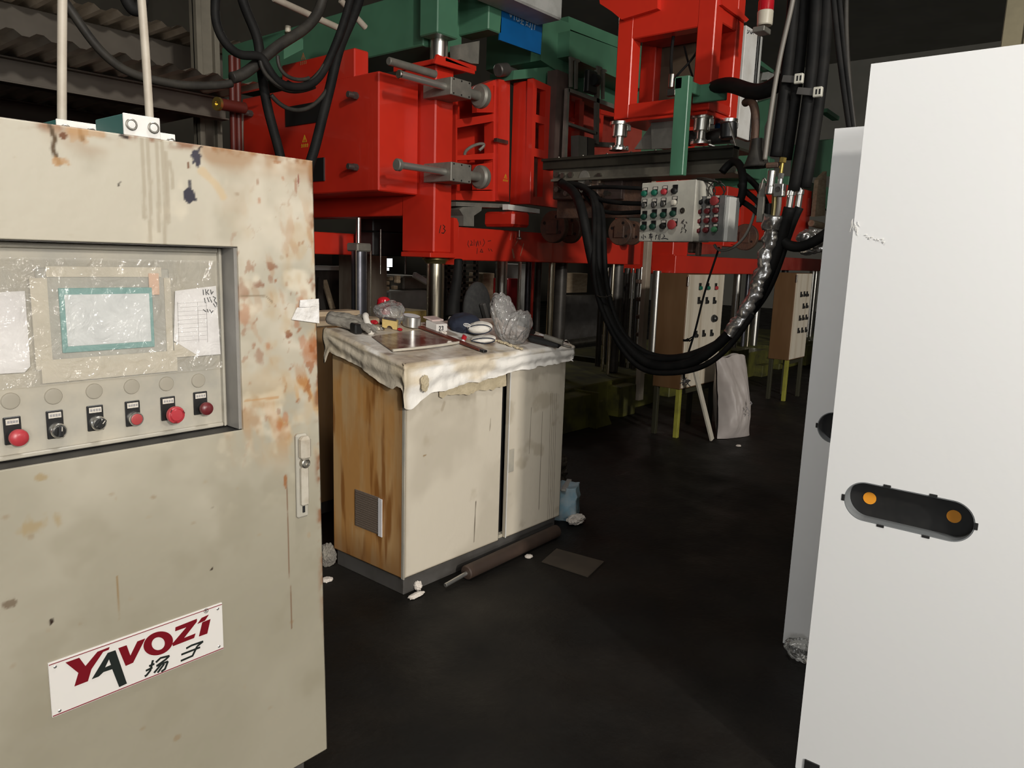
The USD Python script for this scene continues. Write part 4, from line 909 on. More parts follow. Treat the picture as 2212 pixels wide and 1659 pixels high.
# grey light steel frame
sf = pr('light_frame', ypoly([(1226, 190), (1231, 192), (1225, 345), (1219, 345)], 3.78, .03), 'gunmetal')
pr('light_frame_rail', ypoly([(1229, 190), (1335, 228), (1335, 238), (1229, 198)], 3.78, .04), 'gunmetal', sf)
pr('light_frame_rail', ypoly([(1229, 264), (1290, 285), (1290, 291), (1229, 270)], 3.78, .04), 'gunmetal', sf)
pr('light_frame_post', ypoly([(1290, 150), (1296, 152), (1294, 312), (1288, 310)], 3.78, .03), 'gunmetal', sf)
for px, py in [(1232, 122), (1243, 126), (1291, 142), (1301, 148)]:
    pr('hook', ypoly([(px, py), (px + 10, py + 3), (px + 10, py + 8), (px + 6, py + 9), (px + 5, py + 66), (px + 1, py + 66), (px + 1, py + 7)], 3.80, .02), 'gunmetal', sf)
pr('wide_post', ypoly([(1204, 150), (1228, 160), (1222, 345), (1196, 345)], 3.86, .10), mat('brown_steel', (.10, .065, .055), (.075, .05, .042), .6, .1, scale=8))
pr('black_pulley', MB().lathe([(0, .045), (.01, .05), (.05, .05), (.06, .045)], at(1281, 172, y=3.74), (1, 0, 0), 28).box(at(1272, 148, y=3.74), at(1290, 205, y=3.74) + (0, .05, 0), .01), 'black_plastic')
for q0, q1, y in [((1234, 205), (1258, 262), 4.15), ((1234, 270), (1252, 345), 4.15)]:
    pr('red_panel', ypoly([q0, (q1[0], q0[1] + 9), q1, (q0[0], q1[1] - 9)], y, .1), 'red_paint')
pr('red_upright', ypoly([(1252, 215), (1262, 220), (1260, 282), (1250, 278)], 4.08, .05), 'red_paint')
pr('red_upright', ypoly([(1296, 235), (1305, 240), (1300, 310), (1291, 306)], 4.08, .05), 'red_paint')
pr('red_upright', ypoly([(1298, 236), (1326, 244), (1326, 252), (1298, 246)], 4.07, .05), 'red_paint')
pr('dark_backing', ypoly([(1228, 195), (1394, 252), (1394, 470), (1228, 430)], 4.45, .05), 'red_dusty')
pr('valve_block', ypoly([(1250, 292), (1268, 296), (1268, 340), (1250, 340)], 3.75, .08), 'gunmetal')
pr('valve_block', ypoly([(1270, 296), (1284, 300), (1284, 340), (1270, 338)], 3.75, .08), 'steel_dark')
pr('pipe_bar', ypoly([(1275, 306), (1330, 308), (1330, 318), (1275, 316)], 3.80, .08), 'steel_dark')
# rear posts and screws seen below the beam
for px, y, r, m, z0 in [(1083, 4.9, .058, 'chrome', .35), (1191, 4.14, .030, 'chrome_warm', .3), (1211, 4.3, .062, 'steel_dark', .3), (1333, 4.14, .062, 'steel_dark', .35)]:
    p = at(px, 600, y=y); post(p[0], y, z0, zc0 + .02, r, m)
p = at(1324, 600, y=4.05); post(p[0], 4.05, .35, zc0 + .02, .016, 'chrome_warm', name='thin_rod')
for px, y, r, m in [(1151, 4.4, .014, 'red_paint'), (1141, 4.6, .030, 'steel_blue'), (1163, 4.5, .030, 'steel_dark'), (1122, 5.4, .02, 'chrome')]:
    p = at(px, 600, y=y); post(p[0], y, .5, zc0 + .02, r, m, name='thin_rod')
# left side lift cylinder and dark die carrier
p = at(776, 620, y=4.75); z_ = at(776, 535, y=4.75)[2]
lc = post(p[0], 4.75, .35, z_, .062, 'steel_blue', name='lift_cylinder')
pr('cap', MB().box((p[0] - .07, 4.68, z_ - .03), (p[0] + .07, 4.82, z_ + .035), .01), 'gunmetal', lc)
pr('rod', MB().cyl((p[0] - .006, 4.75, z_), (p[0] - .006, 4.75, at(776, 470, y=4.75)[2]), .020, 24), 'chrome', lc)
for d in (-.07, .075): pr('tie_rod', MB().cyl((p[0] + d, 4.70, .35), (p[0] + d, 4.70, z_ - .02), .007, 12), 'chrome_warm', lc)
a, c = at(806, 500, y=5.0), at(902, 555, y=5.0)
dc = pr('die_carrier', MB().box((a[0], 5.0, c[2]), (c[0] + .1, 5.25, a[2]), .01).box((a[0] + .04, 5.05, a[2]), (c[0] + .15, 5.25, a[2] + .14), .01), 'slot_black')
for px, y0_, y1_ in [(822, 555, 592), (876, 550, 592)]:
    p2, p3 = at(px, y0_ - 60, y=4.97), at(px, y1_, y=4.97); pr('ejector_rod', MB().cyl(p2, (p2[0], 4.97, p3[2]), .008, 12), 'steel', dc)
a, c = at(420, 496, y=5.3), at(800, 552, y=5.3); a[2] = at(600, 496, y=5.3)[2]
pr('rear_beam', MB().box((a[0], 5.3, c[2]), (c[0] + .4, 5.6, a[2]), .006), 'red_paint')
# base
a, c = at(1222, 850, y=3.66), at(1288, 932, y=3.66)
bs = pr('base', MB().box((3.6, 3.85, .0), (7.0, 5.6, .34), .01), 'yellow_green', label='grimy yellow-green machine base')
pr('base_pad', MB().box((at(1200, 900, y=3.66)[0], 3.66, 0), (c[0], 3.9, .31), .006), 'yellow_green', bs)
pr('gusset', MB().poly(Polygon([tuple(at(*p, y=3.6)[[0, 2]]) for p in [(1291, 868), (1304, 866), (1328, 936), (1284, 932)]]), (0, 3.60, 0), (1, 0, 0), (0, 0, 1), .02, (0, 1, 0)), 'yellow_green', bs)
pr('gusset', MB().box((at(1289, 900, y=3.6)[0] - .02, 3.58, 0), (at(1289, 900, y=3.6)[0], 3.9, .33), .003), 'yellow_green', bs)
pr('base_step', MB().box((at(1340, 880, y=3.7)[0], 3.7, 0), (at(1372, 880, y=3.7)[0], 3.9, .30), .006), 'yellow_green', bs)
# ------------------------------------------------------------------ red lifting cage with its pendant control box
X1 = 4.3
CG = thing('lifting_cage', 'red box-section lifting cage with chrome rods and a long dark steel beam beneath', 'machine frame', (X1 + .3, 2.4, 2.1))
def cg(name, mesh, m, parent=None, **k): return obj(name, mesh, m, parent or CG, **k)
n_ = at(1541, 100, x=X1); l_ = at(1357, 100, x=X1); yn, yl = n_[1], l_[1]
zbt, zbm = at(1534, 236, x=X1)[2], at(1534, 203, x=X1)[2]; ztp = 3.25; ztm = at(1545, 28, x=X1)[2] - .06
w = .115; XBK = at(1604, 100, y=yn)[0]
def vpost(x, y, name='upright'): return cg(name, cbox((x, y, zbt), (x + w * .9, y + w, ztp), .006), 'red_paint')
vpost(X1, yn); vpost(X1, yl - .03); vpost(XBK - w * .9, yn); vpost(XBK - w * .9, yl - .03)
cg('bottom_rail', cbox((X1 + .002, yn + .01, zbt), (X1 + w * .9, yl + w - .04, zbm), .006), 'red_paint')
cg('bottom_rail', cbox((X1 + .01, yn + .003, zbt + .01), (XBK - .01, yn + w - .01, zbm - .02), .006), 'red_paint')
cg('bottom_plate', cbox((X1 + .02, yn + .02, zbt - .02), (XBK - .02, yl + w - .05, zbt + .01), .004), 'red_paint')
cg('top_rail', cbox((X1 + .002, yn + .01, ztm), (X1 + w * .9, yl + w - .04, ztp + .2), .006), 'red_paint')
cg('top_rail', cbox((X1 + .01, yn + .003, ztm + .03), (XBK - .01, yn + w - .01, ztp + .2), .006), 'red_paint')
a = at(1300, 20, x=X1 - .05)
cg('top_bracket', xpoly([(1290, -30), (1420, -30), (1420, 18), (1342, 42), (1322, 25), (1296, 8)], X1 - .04, .05), 'red_paint')
cg('top_plate', ypoly([(1560, -20), (1580, 4), (1618, 42), (1612, 48), (1560, 10)], yn - .02, .02), 'red_paint')
cg('head_cover', cbox((X1 + .02, yn + .2, ztm + .02), (XBK - .05, yl, ztp), .01), 'red_dusty')
cg('back_sheet', cbox((XBK - .025, yn + .1, zbt + .1), (XBK - .01, yl + .06, ztp), .002), mat('brown_sheet', (.10, .075, .045), (.075, .055, .035), .6, scale=3))
b = MB()
for k in range(5):
    q0 = at(1395 + 6 * k, 175 - 22 * k, x=XBK - .04); b.bar(q0, at(1425 + 4 * k, 120 - 22 * k, x=XBK - .04), .008, .008, 0)
cg('lattice_bar', b, 'brass', kind='stuff')
# chrome rods with guide bushes
def rod(px, py0, py1, x, r0=.05, r1=.028):
    c0, c1 = at(px, py0, x=x), at(px, py1, x=x); y = c0[1]; zz = zbt - .01; zl = c1[2]
    o = cg('guide_bush', MB().lathe([(0, r0 * 1.35), (.02, r0 * 1.35), (.022, r0), (.092, r0), (.096, r0 * .9)], (x, y, zz), (0, 0, -1), 32), 'chrome')
    cg('rod', MB().cyl((x, y, zz - .08), (x, y, zl), r1, 28), 'chrome', o)
    cg('rod_foot', MB().lathe([(0, r0 * 1.3), (.015, r0 * 1.3), (.018, r1 * 1.35), (.03, r1 * 1.35), (.034, r1)], (x, y, zl), (0, 0, 1), 28), 'chrome', o)
    for k in range(4):
        a_ = math.radians(45 + 90 * k); p = np.array([x + r0 * 1.1 * math.cos(a_), y + r0 * 1.1 * math.sin(a_), zl + .012]); cg('bolt', MB().lathe([(0, .011), (.016, .011), (.02, .007)], p, (0, 0, 1), 6), 'aluminium', o)
        if k == 0 or k == 3: cg('bolt', MB().lathe([(0, .013), (.03, .013), (.034, .009)], (x + r0 * 1.25 * math.cos(a_), y + r0 * 1.25 * math.sin(a_), zz - .02), (0, 0, -1), 6), 'aluminium', o)
zbeam = at(1385, 335, x=X1 + .0)[2]
rod(1341, 240, 325, X1 + .05); rod(1520, 215, 312, X1 + .10)
rod(1574, 245, 300, XBK - .1, .045, .025)
# long steel beam under the cage: an I section
yb0, yb1 = at(1592, 330, x=X1)[1], at(1182, 350, x=X1)[1]
zu, zl_ = at(1592, 316, x=X1)[2], at(1592, 368, x=X1)[2]
zmid = at(1592, 343, x=X1)[2]
mat('oily_steel', (.030, .027, .020), (.05, .045, .034), .4, .4, scale=5)  # dark tone puts the shadow under the flange into the upper band
LBm = cg('long_beam', MB().box((X1 - .07, yb0, zu - .018), (X1 + .26, yb1, zu), .002).box((X1 - .05, yb0, zmid), (X1 + .03, yb1, zu), .002), 'oily_steel', label='long oily dark steel beam')
cg('web', MB().box((X1 - .005, yb0 + .005, zl_), (X1 + .02, yb1 - .06, zmid + .01), .001).box((X1 - .03, yb0 + .005, zl_ - .016), (X1 + .22, yb1 - .06, zl_), .002), mat('beam_web', (.17, .155, .12), (.11, .10, .08), .45, .3, scale=5), LBm)
b = MB()
for px in range(1205, 1590, 26):
    p = at(px, 340, x=X1 - .03); b.lathe([(0, .008), (.012, .008)], (X1 - .02 + .05 * ((px // 26) % 2), p[1], zu), (0, 0, 1), 6)
cg('beam_bolt', b, 'steel', kind='stuff')
# valve gear mounted on the beam
cg('valve_housing', MB().box(at(1410, 318, x=X1 + .16), at(1452, 235, x=X1 + .16) + (.14, 0, 0), .006), 'gunmetal')
cg('gusset_plate', xpoly([(1370, 322), (1412, 262), (1412, 322)], X1 + .18, .02), 'gunmetal')
cg('side_plate', xpoly([(1405, 232), (1456, 222), (1450, 320), (1408, 322)], X1 + .12, .02), 'gunmetal')
cg('cross_pipe', MB().cyl(at(1480, 300, x=X1 + .3), at(1585, 292, x=X1 + .3), .05, 20), 'steel_dark')
cg('flat_arm', MB().bar(at(1530, 312, x=X1 + .02), at(1578, 330, x=X1 + .1), .03, .012), 'aluminium')
cg('junction', MB().cyl(at(1574, 300, x=X1 + .2), at(1574, 265, x=X1 + .2), .05, 20), 'black_plastic')
cg('chrome_strip', MB().bar(at(1575, 265, x=X1 + .1), at(1592, 320, x=X1 + .08), .02, .006), 'chrome')
cg('sensor', MB().cyl(at(1450, 190, x=X1 + .02), at(1452, 160, x=X1 + .02), .02, 16).box(at(1440, 192, x=X1), at(1458, 206, x=X1) + (.03, 0, 0), .004), 'steel')
cg('hanging_cable', MB().tube([at(1462, 40, x=X1 + .1), at(1452, 100, x=X1 + .08), at(1450, 160, x=X1 + .02)], .010, 8).tube([at(1505, 30, x=X1 + .1), at(1500, 120, x=X1 + .06), at(1470, 155, x=X1 + .02), at(1455, 175, x=X1 + .02)], .007, 8).tube([at(1478, 100, x=X1 + .1), at(1488, 140, x=X1 + .06), at(1496, 165, x=X1 + .02)], .006, 8), 'black_rubber')
cg('blue_tag', xbox((1545, 256), (1556, 278), X1 + .35, .01, .001), 'blue_sheet')
# manifold hanging under the beam's far end
mf = cg('manifold', MB().box(at(1195, 372, x=X1 + .02), at(1290, 428, x=X1 + .02) + (.2, 0, 0), .008), 'rusty_iron', label='oily brown manifold with fittings under the beam')
cg('flange_oval', MB().poly(affinity.scale(Point(0, 0).buffer(.06), .8, 1.3), at(1261, 393, x=X1 - .01), (0, -1, 0), (0, 0, 1), .025, (1, 0, 0)), 'gunmetal', mf)
for px, py in [(1206, 378), (1218, 380), (1236, 378), (1273, 395), (1297, 380), (1206, 410), (1225, 418), (1302, 402), (1312, 418)]:
    p = at(px, py, x=X1 + .0); cg('fitting', MB().lathe([(0, .014), (.035, .014), (.036, .019), (.055, .019)], p + (.03, 0, 0), (-1, 0, 0), 6), 'steel', mf)
cg('brown_plate', MB().box(at(1205, 392, x=X1 + .14), at(1400, 470, x=X1 + .14) + (.02, 0, 0), .004), 'rusty_iron', mf)
cg('brown_plate', MB().box(at(1300, 368, x=X1 + .10), at(1342, 430, x=X1 + .10) + (.1, 0, 0), .004), 'brown_steel', mf)
cg('orange_plate', xpoly([(1290, 362), (1300, 362), (1300, 372), (1292, 400), (1288, 385)], X1 + .03, .02), 'wood_pale', mf)
# green bracket that carries the pendant
XG = 4.02
cg('pendant_bracket', MB().box(at(1459, 166, x=XG), at(1474, 378, x=XG) + (.05, 0, 0), .004).box((XG, at(1474, 170, x=XG)[1], at(1470, 180, x=XG)[2] - .03), (X1 + .1, at(1474, 170, x=XG)[1] + .05, at(1470, 166, x=XG)[2]), .004).box((X1 - .05, at(1474, 170, x=XG)[1] - .16, at(1470, 206, x=XG)[2]), (X1 - .02, at(1474, 170, x=XG)[1] + .05, at(1470, 166, x=XG)[2]), .004), 'green_paint', label='pale green angle bracket carrying the control box')

def oriented(org, ang):
    """Local frame: u to the left along the face, n out of the face, k up."""
    u = np.array([math.cos(ang), math.sin(ang), 0]); n = np.array([-math.sin(ang), math.cos(ang), 0]); k = np.array([0, 0, 1.])
    M = np.eye(4); M[:3, 0] = -u; M[:3, 1] = -n if n[0] > 0 else n; M[:3, 2] = k; M[:3, 3] = org
    return M
ANG = math.radians(80.2)
def control_box(org, M, w, h, d, name, label, cat, door_m='panel_light'):
    t = thing(name, label, cat, org)
    def L(mesh):
        m = (mesh.get() if isinstance(mesh, MB) else mesh).copy(); R = M.copy(); R[:3, 3] = 0; m.apply_transform(R)
        if np.linalg.det(R[:3, :3]) < 0: m.invert()
        return m
    return t, L
mat('panel_light', (.56, .54, .46), (.48, .46, .40), .5, scale=12); mat('panel_steel', (.22, .22, .215), (.17, .17, .165), .4, .3, scale=14); mat('lit_strip', (.70, .70, .66), None, .5)
# local coordinates: x to the right seen from the front, y out of the face (toward the viewer), z up; origin = bottom left of the face
PX = 3.93
bl, br_, tl = at(1380.5, 521.5, x=PX), at(1493, 521, x=PX), at(1383, 396, x=PX)
nu = np.array([math.cos(ANG), math.sin(ANG), 0]); ex = -nu; ey = np.array([-math.sin(ANG), math.cos(ANG), 0]); O1 = bl
M1 = np.eye(4); M1[:3, 0] = ex; M1[:3, 1] = ey; M1[:3, 2] = (0, 0, 1); M1[:3, 3] = O1
def hit(px, py, O, off=0.):
    """Pixel onto the tilted face through O with normal ey; returns local (x, z)."""
    d = at(px, py, x=10.) - EYE; p0 = O + ey * off; t = ((p0 - EYE) @ ey) / (d @ ey); p = EYE + d * t - O
    return p @ ex, p[2]
bw, bh = hit(1496, 521, O1)[0], hit(1383, 396, O1)[1]
PB, L = control_box(O1, M1, bw, bh, .2, 'pendant_box', 'grey pendant control box with sixteen buttons hanging on the green bracket', 'control box')
pb = lambda name, mesh, m, parent=None, **k: obj(name, L(mesh), m, parent or PB, local=True, **k)
case = pb('case', MB().box((.002, -.16, .002), (bw - .002, -.004, bh - .002), .004), 'panel_light')
pb('lid', MB().box((0, -.006, 0), (bw, .004, bh), .003), 'panel_light')
BTN = [[((1394, 413), 'g'), ((1416, 411), 'g'), ((1437, 409), 'r'), ((1459, 407), 'k')], [((1393, 438), 's'), ((1414, 437), 's'), ((1434, 435), 's'), ((1458, 432), 'c')],
       [((1393, 463), 'd'), ((1414, 460), 'd'), ((1435, 459), 'd'), ((1456, 456), 'd')], [((1392, 486), 'd'), ((1412, 484), 'd'), ((1434, 483), 'b'), ((1458, 480), 'e')]]
def mini(part, px, py, kind, O, sz=.0235, white=True, off=.004):
    lx, lz = hit(px, py, O, off); g = part('push_button', MB().box((lx - sz * .78, off, lz - sz * .6), (lx + sz * .78, off + .003, lz + sz * 1.2), .001), 'black_plastic')
    if white: part('legend', cbox((lx - sz * .6, off + .003, lz + sz * .55), (lx + sz * .6, off + .0036, lz + sz * 1.1), 0), 'legend_white', g)
    c = (lx - .001, off + .003, lz - sz * .3)
    mm = {'g': 'green_button', 'r': 'red_button', 'k': 'black_plastic', 'c': 'button_clear', 's': 'black_plastic', 'd': 'green_button_dark', 'b': 'black_plastic', 'e': 'red_button_pale', 'R': 'red_button_dark', 'G': 'green_pale'}[kind]
    if kind in 's':
        part('ring', MB().lathe([(0, sz * .72), (.008, sz * .72), (.01, sz * .6)], c, (0, 1, 0), 18), 'steel', g); part('knob', MB().box((c[0] - .005, c[1] + .008, c[2] - sz * .6), (c[0] + .005, c[1] + .022, c[2] + sz * .6), .002), mm, g)
    elif kind == 'e':
        part('cap', MB().lathe([(0, sz * .6), (.02, sz * .6), (.022, sz * 1.15), (.032, sz * 1.15), (.036, sz * .8)], c, (0, 1, 0), 22), mm, g)
    else:
        part('cap', MB().lathe([(0, sz * .74), (.010, sz * .74), (.012, sz * .66), (.020, sz * .62), (.022, sz * .4)], c, (0, 1, 0), 18), mm, g)
mat('green_pale', (.05, .20, .09), None, .4)
for row in BTN:
    for (p, kd) in row: mini(lambda n, m, mm, parent=None: pb(n, m, mm, parent), p[0], p[1] + 3, kd, O1, white=kd != 'd' and kd != 'k')
kx, kz = hit(1476, 455, O1); pb('key_lock', MB().lathe([(0, .016), (.006, .016), (.007, .006), (.003, .005)], (kx, .004, kz), (0, 1, 0), 20), 'steel')
b = MB()
for st in [[(1391, 507), (1391, 517)], [(1387, 511), (1388, 514)], [(1394, 510), (1396, 513)], [(1403, 507), (1410, 506)], [(1407, 504), (1404, 511), (1411, 510)], [(1403, 514), (1410, 513)], [(1407, 507), (1408, 519)], [(1417, 510), (1421, 508)], [(1419, 507), (1417, 517)], [(1424, 508), (1423, 517)], [(1427, 506), (1426, 518)], [(1435, 507), (1437, 511), (1433, 513)], [(1430, 516), (1438, 515), (1444, 517)]]:
    b.poly(LineString([hit(*p, O1) for p in st]).buffer(.0022), (0, .0035, 0), (1, 0, 0), (0, 0, 1), .0012, (0, 1, 0))
pb('marker_writing', b, 'ink')
b = MB()
for k in range(10):
    p0 = (1476 + rng.uniform(-3, 8), 474 + rng.uniform(0, 26)); b.poly(LineString([hit(*p0, O1), hit(p0[0] + rng.uniform(-3, 3), p0[1] + rng.uniform(2, 8), O1)]).buffer(.003), (0, .0035, 0), (1, 0, 0), (0, 0, 1), .0011, (0, 1, 0))
pb('grease_smear', b, 'grey_dark', kind='stuff')
pb('conduit_stub', MB().box((bw - .07, -.10, -.06), (bw - .035, -.05, .0), .006).box((bw - .03, -.10, -.075), (bw - .005, -.07, .0), .003), 'rusty_iron')
# second box with indicator buttons beside it
O2 = O1 + ex * (bw + .020) - ey * .06 + np.array([0, 0, .0])
p0 = hit(1500, 521, O2); p1 = hit(1562, 421, O2); O2 = O2 + ex * p0[0] + np.array([0, 0, p0[1]]); w2, h2 = hit(1561, 521, O2)[0], hit(1512, 424, O2)[1]
PB2, _ = control_box(O2, M1, w2, h2, .1, 'pendant_box', 'steel pendant box with rows of dark red buttons, right of the sixteen-button one', 'control box')
pb2 = lambda name, mesh, m, parent=None, **k: obj(name, L(mesh), m, parent or PB2, local=True, **k)
pb2('case', MB().box((.0, -.10, 0), (w2, .002, h2), .003), 'panel_steel')
pb2('side_strip', MB().box((w2, -.10, 0), (w2 + .024, -.002, h2 - .01), .002), 'lit_strip')
for r_, row in enumerate([('b', 'b', 'e'), ('R', 'R', 'R'), ('R', 'R', 'R'), ('R', 'R', 'G')]):
    for c_, kd in enumerate(row):
        px = (1513 + 18.5 * c_) - 1.5 * r_; py = 435 + 20.5 * r_ - 1.5 * c_; mini(lambda n, m, mm, parent=None: pb2(n, m, mm, parent), px, py, kd, O2, .0215, True, .002)
wires = MB()
for k in range(7):
    s0 = O2 + ex * (.02 + .02 * k) + ey * (-.04) + np.array([0, 0, h2 - .005]); wires.tube([s0, s0 + (rng.uniform(-.02, .02), rng.uniform(-.03, .03), .05), s0 + (-.02, rng.uniform(-.02, .08), rng.uniform(.06, .10)), O1 + ex * bw * .7 - ey * .1 + np.array([0, 0, bh])], .0035, 6, 24)
solo('wire_bundle', wires, 'hose_grey', 'thin loose wires looped between the two control boxes', 'wires', kind='stuff')
# ------------------------------------------------------------------ second and third press farther along the row
P2_ = thing('hydraulic_press', 'second red press in the row, mostly hidden behind the lifting cage and the control boxes', 'press', (8.6, 4.6, 0))
def p2(name, mesh, m, parent=None, **k): return obj(name, mesh, m, parent or P2_, **k)
def yrect(p0, p1, y, d, c=.006): return ybox(p0, p1, y, d, c)
b2x = at(1459, 570, y=4.0)[0]
p2('front_beam', cbox((b2x, 4.0, 1.375), (10.1, 4.3, 1.575), .006), 'red_paint')
p2('side_plate', MB().box((b2x + .004, 4.02, 1.36), (b2x + .06, 4.75, 1.585), .004), 'red_paint')
p2('column', MB().box((b2x + .02, 4.05, 1.55), (b2x + .36, 4.5, 3.3), .008), 'red_paint')
p2('red_box', MB().box((at(1565, 500, y=3.95)[0], 3.95, at(1565, 532, y=3.95)[2]), (at(1603, 500, y=3.95)[0], 4.6, at(1565, 400, y=3.95)[2]), .006), 'red_paint')
p2('window_frame', ypoly([(1586, 436), (1608, 442), (1604, 532), (1582, 528)], 3.93, .03, [[(1591, 448), (1601, 451), (1598, 522), (1588, 519)]]), 'red_paint')
c = at(1608, 512, y=3.85); wheel(1608, 512, .16, c[0], .06, P2_)
c = at(1572, 520, y=3.9); p2('red_plate', ypoly([(1500, 525), (1560, 530), (1556, 548), (1500, 550)], 3.96, .1), 'red_dusty')
for p, q, y in [((1344, 372), (1361, 378), 4.12), ((1344, 378), (1353, 470), 4.12), ((1394, 378), (1408, 398), 4.2), ((1340, 455), (1352, 500), 4.13)]:
    pr('frame_piece', yrect(p, q, y, .06), 'red_dusty')
pr('rusty_housing', ypoly([(1353, 384), (1405, 398), (1405, 470), (1350, 452)], 4.3, .2), 'rusty_iron')
p2('pink_rail', ypoly([(1500, 372), (1570, 362), (1572, 378), (1500, 392)], 4.6, .1), 'red_dusty')
p2('crown', MB().box((7.4, 4.1, 2.62), (10.2, 4.5, 2.95), .008), 'green_paint').prim
p2('crown_rail', MB().box((9.9, 4.0, 2.50), (10.1, 6.0, 2.9), .008), 'green_paint')
for px, y, r, m in [(1416, 4.16, .050, 'chrome'), (1590, 4.15, .055, 'chrome'), (1612, 4.25, .028, 'steel_blue'), (1622, 4.2, .02, 'chrome_warm'), (1636, 4.2, .05, 'chrome')]:
    p = at(px, 650, y=y); post(p[0], y, .35, 1.4, r, m, P2_)
p = at(1440, 650, y=4.08); post(p[0], 4.08, .35, 1.36, .022, 'chrome', P2_, 'thin_rod')
p = at(1376, 650, y=4.1); post(p[0], 4.1, .35, 1.42, .03, 'steel_dark', PR, 'thin_rod')
for px in (1382, 1388, 1394): p = at(px, 650, y=4.0); o = post(p[0], 4.0, .4, 1.44, .012, 'chrome', PR, 'thin_rod')
for k in range(4): p = at(1383, 608 + 38 * k, y=3.98); pr('rod_clip', MB().box(p + (-.05, -.02, -.02), p + (.06, .03, .02), .008), 'rusty_iron')
for px, y, r, m in [(1298, 4.5, .03, 'steel_dark'), (1309, 4.25, .016, 'chrome_warm'), (1316, 4.6, .03, 'steel_blue'), (1352, 4.3, .035, 'steel_dark'), (1364, 4.2, .014, 'chrome'), (1396, 4.2, .03, 'steel_dark')]:
    p = at(px, 650, y=y); post(p[0], y, .34, 1.42, r, m, PR, 'thin_rod')
p2('base', cbox((7.4, 3.9, 0), (10.2, 5.6, .34), .01), 'yellow_green')
p2('base_pad', ybox((1552, 772), (1580, 752), 3.85, .2), 'yellow_green'); p2('base_pad', ybox((1594, 772), (1618, 754), 3.85, .2), 'yellow_green')
P3_ = thing('hydraulic_press', 'third press in the row, seen only in part beside the narrow enclosure', 'press', (12.4, 4.6, 0))
def p3(name, mesh, m, parent=None, **k): return obj(name, mesh, m, parent or P3_, **k)
p3('front_beam', MB().box((at(1688, 570, y=4.)[0], 4.0, at(1700, 584, y=4.)[2]), (13.4, 4.3, at(1700, 556, y=4.)[2]), .006), 'red_dusty')
p3('side_box', MB().box((at(1698, 440, y=4.)[0], 4.0, at(1700, 520, y=4.)[2]), (at(1752, 440, y=4.)[0], 4.8, at(1720, 404, y=4.)[2]), .006), 'red_paint')
p3('dark_panel', ypoly([(1748, 428), (1764, 430), (1760, 468), (1746, 466)], 3.98, .02), 'red_dusty')
p3('pale_bracket', ypoly([(1768, 388), (1786, 370), (1782, 466), (1760, 468)], 3.9, .06), 'wood_pale')
p3('pale_roller', MB().cyl(at(1752, 482, y=3.9), at(1776, 488, y=3.9), .05, 20), 'wood_pale')
p3('crown', MB().box((11.2, 4.2, 2.45), (13.4, 4.6, 2.8), .008), 'green_paint')
p3('green_cover', ypoly([(1638, 262), (1652, 262), (1650, 302), (1634, 300)], 4.2, .1), 'green_paint')
p3('green_cover', ypoly([(1600, 235), (1668, 212), (1664, 245), (1640, 300), (1604, 298)], 4.6, .1), 'green_paint')
p3('green_rail', ypoly([(1640, 128), (1672, 152), (1670, 158), (1638, 138)], 4.2, .1), 'green_paint')
p3('grey_bracket', ypoly([(1660, 155), (1672, 160), (1668, 178), (1656, 172)], 4.2, .08), 'grey_light')
p3('crown_block', ypoly([(1738, 312), (1800, 300), (1800, 380), (1735, 385)], 4.3, .2), 'green_paint')
p3('crown_rail', ypoly([(1788, 234), (1814, 252), (1812, 260), (1786, 242)], 4.0, .1), 'green_paint')
for px in (1690, 1756, 1750): p = at(px, 650, y=4.2); post(p[0], 4.2, .3, 1.45, .05, 'chrome' if px > 1700 else 'steel_dark', P3_)
p3('base', cbox((10.7, 3.9, 0), (13.4, 5.6, .34), .01), 'yellow_green')
for p_, q_ in [((1648, 790), (1662, 822)), ((1668, 790), (1690, 772)), ((1700, 786), (1715, 772)), ((1740, 790), (1756, 745))]:
    (p2 if p_[0] < 1675 else p3)('base_pad', ybox(p_, q_, 3.8, .15), 'yellow_green')

# ------------------------------------------------------------------ button cabinets standing before presses two and three
def button_cabinet(pxc, pytop, pybot, pxl, pxr, y, label, rows, leg_py):
    a = at(pxc, pytop, y=y); zt_, zb_ = a[2], at(pxc, pybot, y=y)[2]; yk = at(pxl, 650, x=a[0])[1]; xr = at(pxr, 650, y=y)[0]
    t = thing('button_cabinet', label, 'cabinet', ((a[0] + xr) / 2, (y + yk) / 2, 0))
    obj('body', MB().box((a[0], y + .004, zb_), (xr, yk, zt_), .004), 'cabinet_side', t)
    obj('front_panel', MB().box((a[0] + .01, y, zb_ + .01), (xr - .006, y + .008, zt_ - .005), .002), 'cabinet_streaked', t, label='pale streaked front panel with small buttons')
    for (px, py, m) in rows:
        p = at(px, py, y=y); g = obj('push_button', MB().box(p + (-.022, -.004, -.03), p + (.022, .0, .03), .001), 'black_plastic', t); obj('cap', MB().lathe([(0, .017), (.016, .016), (.018, .01)], p + (0, -.004, -.012), (0, -1, 0), 14), m, g)
    for xx in (a[0] + .03, xr - .03):
        for yy in (y + .03, yk - .03): obj('leg', MB().box((xx - .02, yy - .02, 0), (xx + .02, yy + .02, zb_), .002), 'leg_yellow' if xx < a[0] + .1 and yy < y + .1 else 'leg_dark', t)
    obj('leg_rail', MB().box((a[0] + .02, y + .02, zb_ - .05), (xr - .02, y + .04, zb_ - .01), .002), 'leg_dark', t)
    obj('hinge', MB().box((a[0] - .01, y - .006, zt_ - .1), (a[0] + .006, y + .004, zt_ - .02), .002), 'aluminium', t)
    return t
mat('leg_yellow', (.28, .27, .04), (.20, .19, .03), .5, scale=8); mat('leg_dark', (.030, .028, .014), None, .6)  # dark copy puts shade into all legs but the near left one
